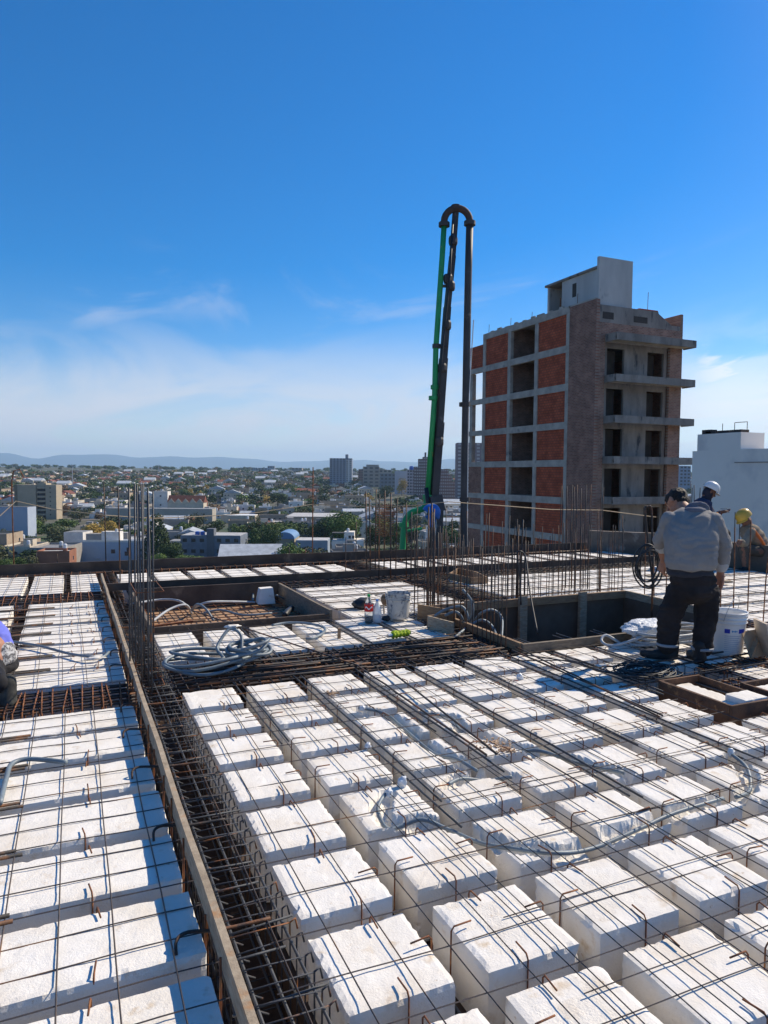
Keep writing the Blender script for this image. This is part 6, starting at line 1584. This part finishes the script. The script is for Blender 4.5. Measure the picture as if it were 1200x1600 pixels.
# named trees
def ptree(px, ytop, ybase, kind, q='hi', base=None, wide=1., conif=False):
    g, s = groundhit(px, ybase); dep = g.x*FWD[0]+g.y*FWD[1]; h = (ybase-ytop)/F*dep
    t = tree(g.x, g.y, g.z, h, kind, q, base, wide, conif); occ.append((px, (ytop+ybase)/2, (ybase-ytop)*.5*wide, (ybase-ytop)/2, ybase)); return t
for a in ((410, 815, 876, 'dark green', 'hi', 'large dark bushy tree left of the arched blue roof', 1.0), (246, 800, 880, 'dark green', 'hi', 'big dark conifer between the bar bundle and the grey blue building', .75, True), (268, 840, 884, 'dark green', 'hi', 'dark bushy tree beside the big conifer', .9),
          (507, 798, 854, 'dark green', 'hi', 'wide dark green tree, left of the two big ones', 1.3), (545, 790, 856, 'green', 'hi', 'wide bright green tree, right of the two big ones', 1.25), (435, 808, 856, 'green', 'hi', 'bright green tree behind the arched blue shed', 1.3),
          (150, 812, 852, 'yellow autumn', 'hi', 'yellow autumn tree left of the bar bundle', 1.2), (165, 806, 846, 'yellow autumn', 'hi', 'second yellow tree beside the first at left', .9), (42, 862, 900, 'olive', 'hi', 'olive bushy tree at lower left below the blue wall', 1.2), (20, 866, 904, 'green', 'hi', 'low green tree at the left frame corner', 1.3),
          (45, 832, 858, 'dark green', 'hi', 'dark tree in front of the pale blue building', 1.1), (245, 862, 892, 'green', 'hi', 'bright green bush top below the conifer', 1.3), (296, 862, 890, 'green', 'hi', 'bright green bush top below the grey blue building', 1.8), (8, 822, 852, 'olive', 'hi', 'olive tree cut by left frame edge', .9),
          (104, 806, 832, 'green', 'mid', 'green tree just right of the tan balcony block', 1.5), (75, 818, 842, 'green', 'mid', 'green tree under the tan balcony block', 1.5), (125, 790, 815, 'olive', 'mid', 'olive tree beyond the string at left', 1.5), (290, 812, 838, 'green', 'mid', 'green tree behind the grey blue building, left', 1.4),
          (335, 810, 838, 'dark green', 'mid', 'dark tree behind the grey blue building, middle', 1.4), (372, 815, 842, 'green', 'mid', 'green tree behind the grey blue building, right', 1.3), (434, 765, 792, 'dark green', 'mid', 'dark broad tree in mid town left of the thin post', 1.4), (290, 762, 782, 'dark green', 'mid', 'dark tree above the red roofed row', 1.2), (297, 760, 780, 'yellow autumn', 'mid', 'yellow tree above the red roofed row', .8),
          (628, 742, 775, 'yellow autumn', 'mid', 'yellow tree below the white slab', .5), (602, 756, 786, 'dark green', 'mid', 'dark tree below the teal grey block', 1.), (590, 812, 862, 'dark green', 'hi', 'dark tree behind the column bars', .9), (615, 810, 858, 'green', 'hi', 'green tree behind the green riser pipe', .9), (700, 815, 868, 'dark green', 'hi', 'dark tree between blue cover and dark pipe', .9), (640, 815, 856, 'olive', 'hi', 'olive tree below the green brace', .8), (328, 768, 790, 'dark green', 'mid', 'dark tree right of red roofed row', 1.1), (560, 850, 868, 'olive', 'mid', 'small olive tree right of the white terrace house', 1.2)):
    ptree(a[0], a[1], a[2], a[3], a[4], a[5], a[6], len(a) > 7)
# random fill
GR = math.radians(-16)
r0 = random.Random(99); nh = nt_ = 0; FARH = []; FART = []
cand = []
y = 892.
while y > 741.0:
    px_m = None
    g0, s0 = groundhit(300, y)
    step = max(.62, (y-738)*.046)
    wpx = 11.5/s0*F
    x = -130+r0.uniform(0, wpx)
    while x < (770 if s0 < 500 else 1300):
        cand.append((x+r0.uniform(-.2, .2)*wpx, y+r0.uniform(-.4, .4)*step)); x += wpx*r0.uniform(.7, 1.15)
    for k in range(3 if s0 > 500 else 1):
        pass
    y -= step
print('cands', len(cand))
nland = len(occ)
for (x, yv) in cand:
    g, s = groundhit(x, yv)
    if s > 2650: continue
    wpx = 12/s*F
    if any(abs(x-a) < r+wpx*.35 and -3 < yv-yb_ < min(14, hh_*.7+3) and yv > 762 for a, b, r, hh_, yb_ in occ[:nland]): continue
    if any(abs(x-a) < r*.8 and b-hh_ < yv < yb_-1 and yv > 762 and r > 12 and yb_-yv < 6 for a, b, r, hh_, yb_ in occ[:nland]): continue
    vis = -20 < x < 745 and g.length > 0
    pt = .50+.30*mn.noise(Vector((x/80., yv/12., 2)))+(.25 if s > 1900 else 0)
    if r0.random() < pt:
        kind = r0.choices(list(fol), (38, 28, 20, 5, 9))[0]; h = r0.uniform(6, 12)*(1.2 if s > 800 else 1.)
        if vis and nt_ < 235 and (s < 1250): tree(g.x, g.y, g.z, h, kind, 'mid' if s < 500 else 'lo', None, r0.uniform(.9, 1.5), r0.random() < .1); nt_ += 1
        else: FART.append((g, h, kind, r0.uniform(1., 1.5)))
    else:
        rot = GR+r0.choice((0, math.pi/2))+r0.uniform(-.06, .06)
        if s < 480 and vis:
            ms, wk, rk, w, l, h = r0.choice(part_h)
            t = link('house', None, None, g, rot); t['category'] = 'house'; t['group'] = 'houses of the town'
            for nm, me in ms: link(nm, me, t)
            ITEMS.append([t, None, f'{wk} house with {rk}']); nh += 1
        elif vis and nh < 285:
            me, wk, rk, w, l, h = r0.choice(simple_h); o = link('house', me, None, g, rot); o['category'] = 'house'; o['group'] = 'houses of the town'
            ITEMS.append([o, None, f'{wk} house with {rk}']); nh += 1
        else: FARH.append((g, rot, r0.choice(simple_h)))
print('houses', nh, 'trees', nt_, 'far', len(FARH), len(FART))
for k in range(420):                                   # tree belt on the ridge
    x = r0.uniform(-200, 1400); g0, s0 = groundhit(x, 760); d_ = ray(x, 742); d_ = d_/np.linalg.norm(d_[:2]); s1 = r0.uniform(2150, 2800)
    FART.append((Vector((d_[0]*s1, d_[1]*s1, terr(d_[0]*s1, d_[1]*s1)-1)), r0.uniform(8, 16), r0.choices(list(fol), (55, 25, 15, 2, 6))[0], r0.uniform(1.1, 1.9)))
def merge(name, items, label):
    mb_v = []; mb_f = []; mb_m = []; mats = []; off = 0
    for me, M_ in items:
        n = len(me.vertices); co = np.empty(n*3, 'f'); me.vertices.foreach_get('co', co); co = co.reshape(-1, 3)
        A3 = np.array(M_.to_3x3()); co = co @ A3.T+np.array(M_.translation)
        mb_v.append(co); mi_ = []
        for m in me.materials:
            if m not in mats: mats.append(m)
            mi_.append(mats.index(m))
        for p in me.polygons: mb_f.append(tuple(i+off for i in p.vertices)); mb_m.append(mi_[p.material_index] if mi_ else 0)
        off += n
    me = bpy.data.meshes.new(name); me.from_pydata(np.concatenate(mb_v).tolist(), [], mb_f)
    for m in mats: me.materials.append(m)
    me.polygons.foreach_set('material_index', mb_m); me.update()
    return link(name, me, None, kind='stuff', label=label)
if FARH: merge('far_houses', [(q[0], Matrix.Translation(g)@Matrix.Rotation(rot, 4, 'Z')) for g, rot, q in FARH], 'mass of small pale far houses covering the slope')
if FART: merge('far_trees', [(crown(k, 'lo', i % 3), Matrix.Translation(g)@Matrix.Rotation(i*1., 4, 'Z')@Matrix.Diagonal((h*w, h*w, h, 1))) for i, (g, h, k, w) in enumerate(FART)], 'mass of far dark trees between distant houses')
# closing numbering of look-alikes
from collections import defaultdict
def where(px): return 'left of the tall bar bundle' if px < 200 else 'between tall bar bundle and thin post' if px < 480 else 'between thin post and green pipe' if px < 640 else 'right of the green pipe'
gr = defaultdict(list)
for it in ITEMS:
    if it[1]: it[0]['label'] = it[1]; continue
    l = it[0].location; p = topx(l.x, l.y, l.z+3); gr[(it[2], where(p[0]))].append((p[1], it[0]))
for (noun, wh), L in gr.items():
    L.sort(key=lambda q: -q[0])
    for i, (_, o) in enumerate(L): o['label'] = f'{noun} {wh}, {ordn(i)} nearest' if len(L) > 1 else f'{noun} {wh}'
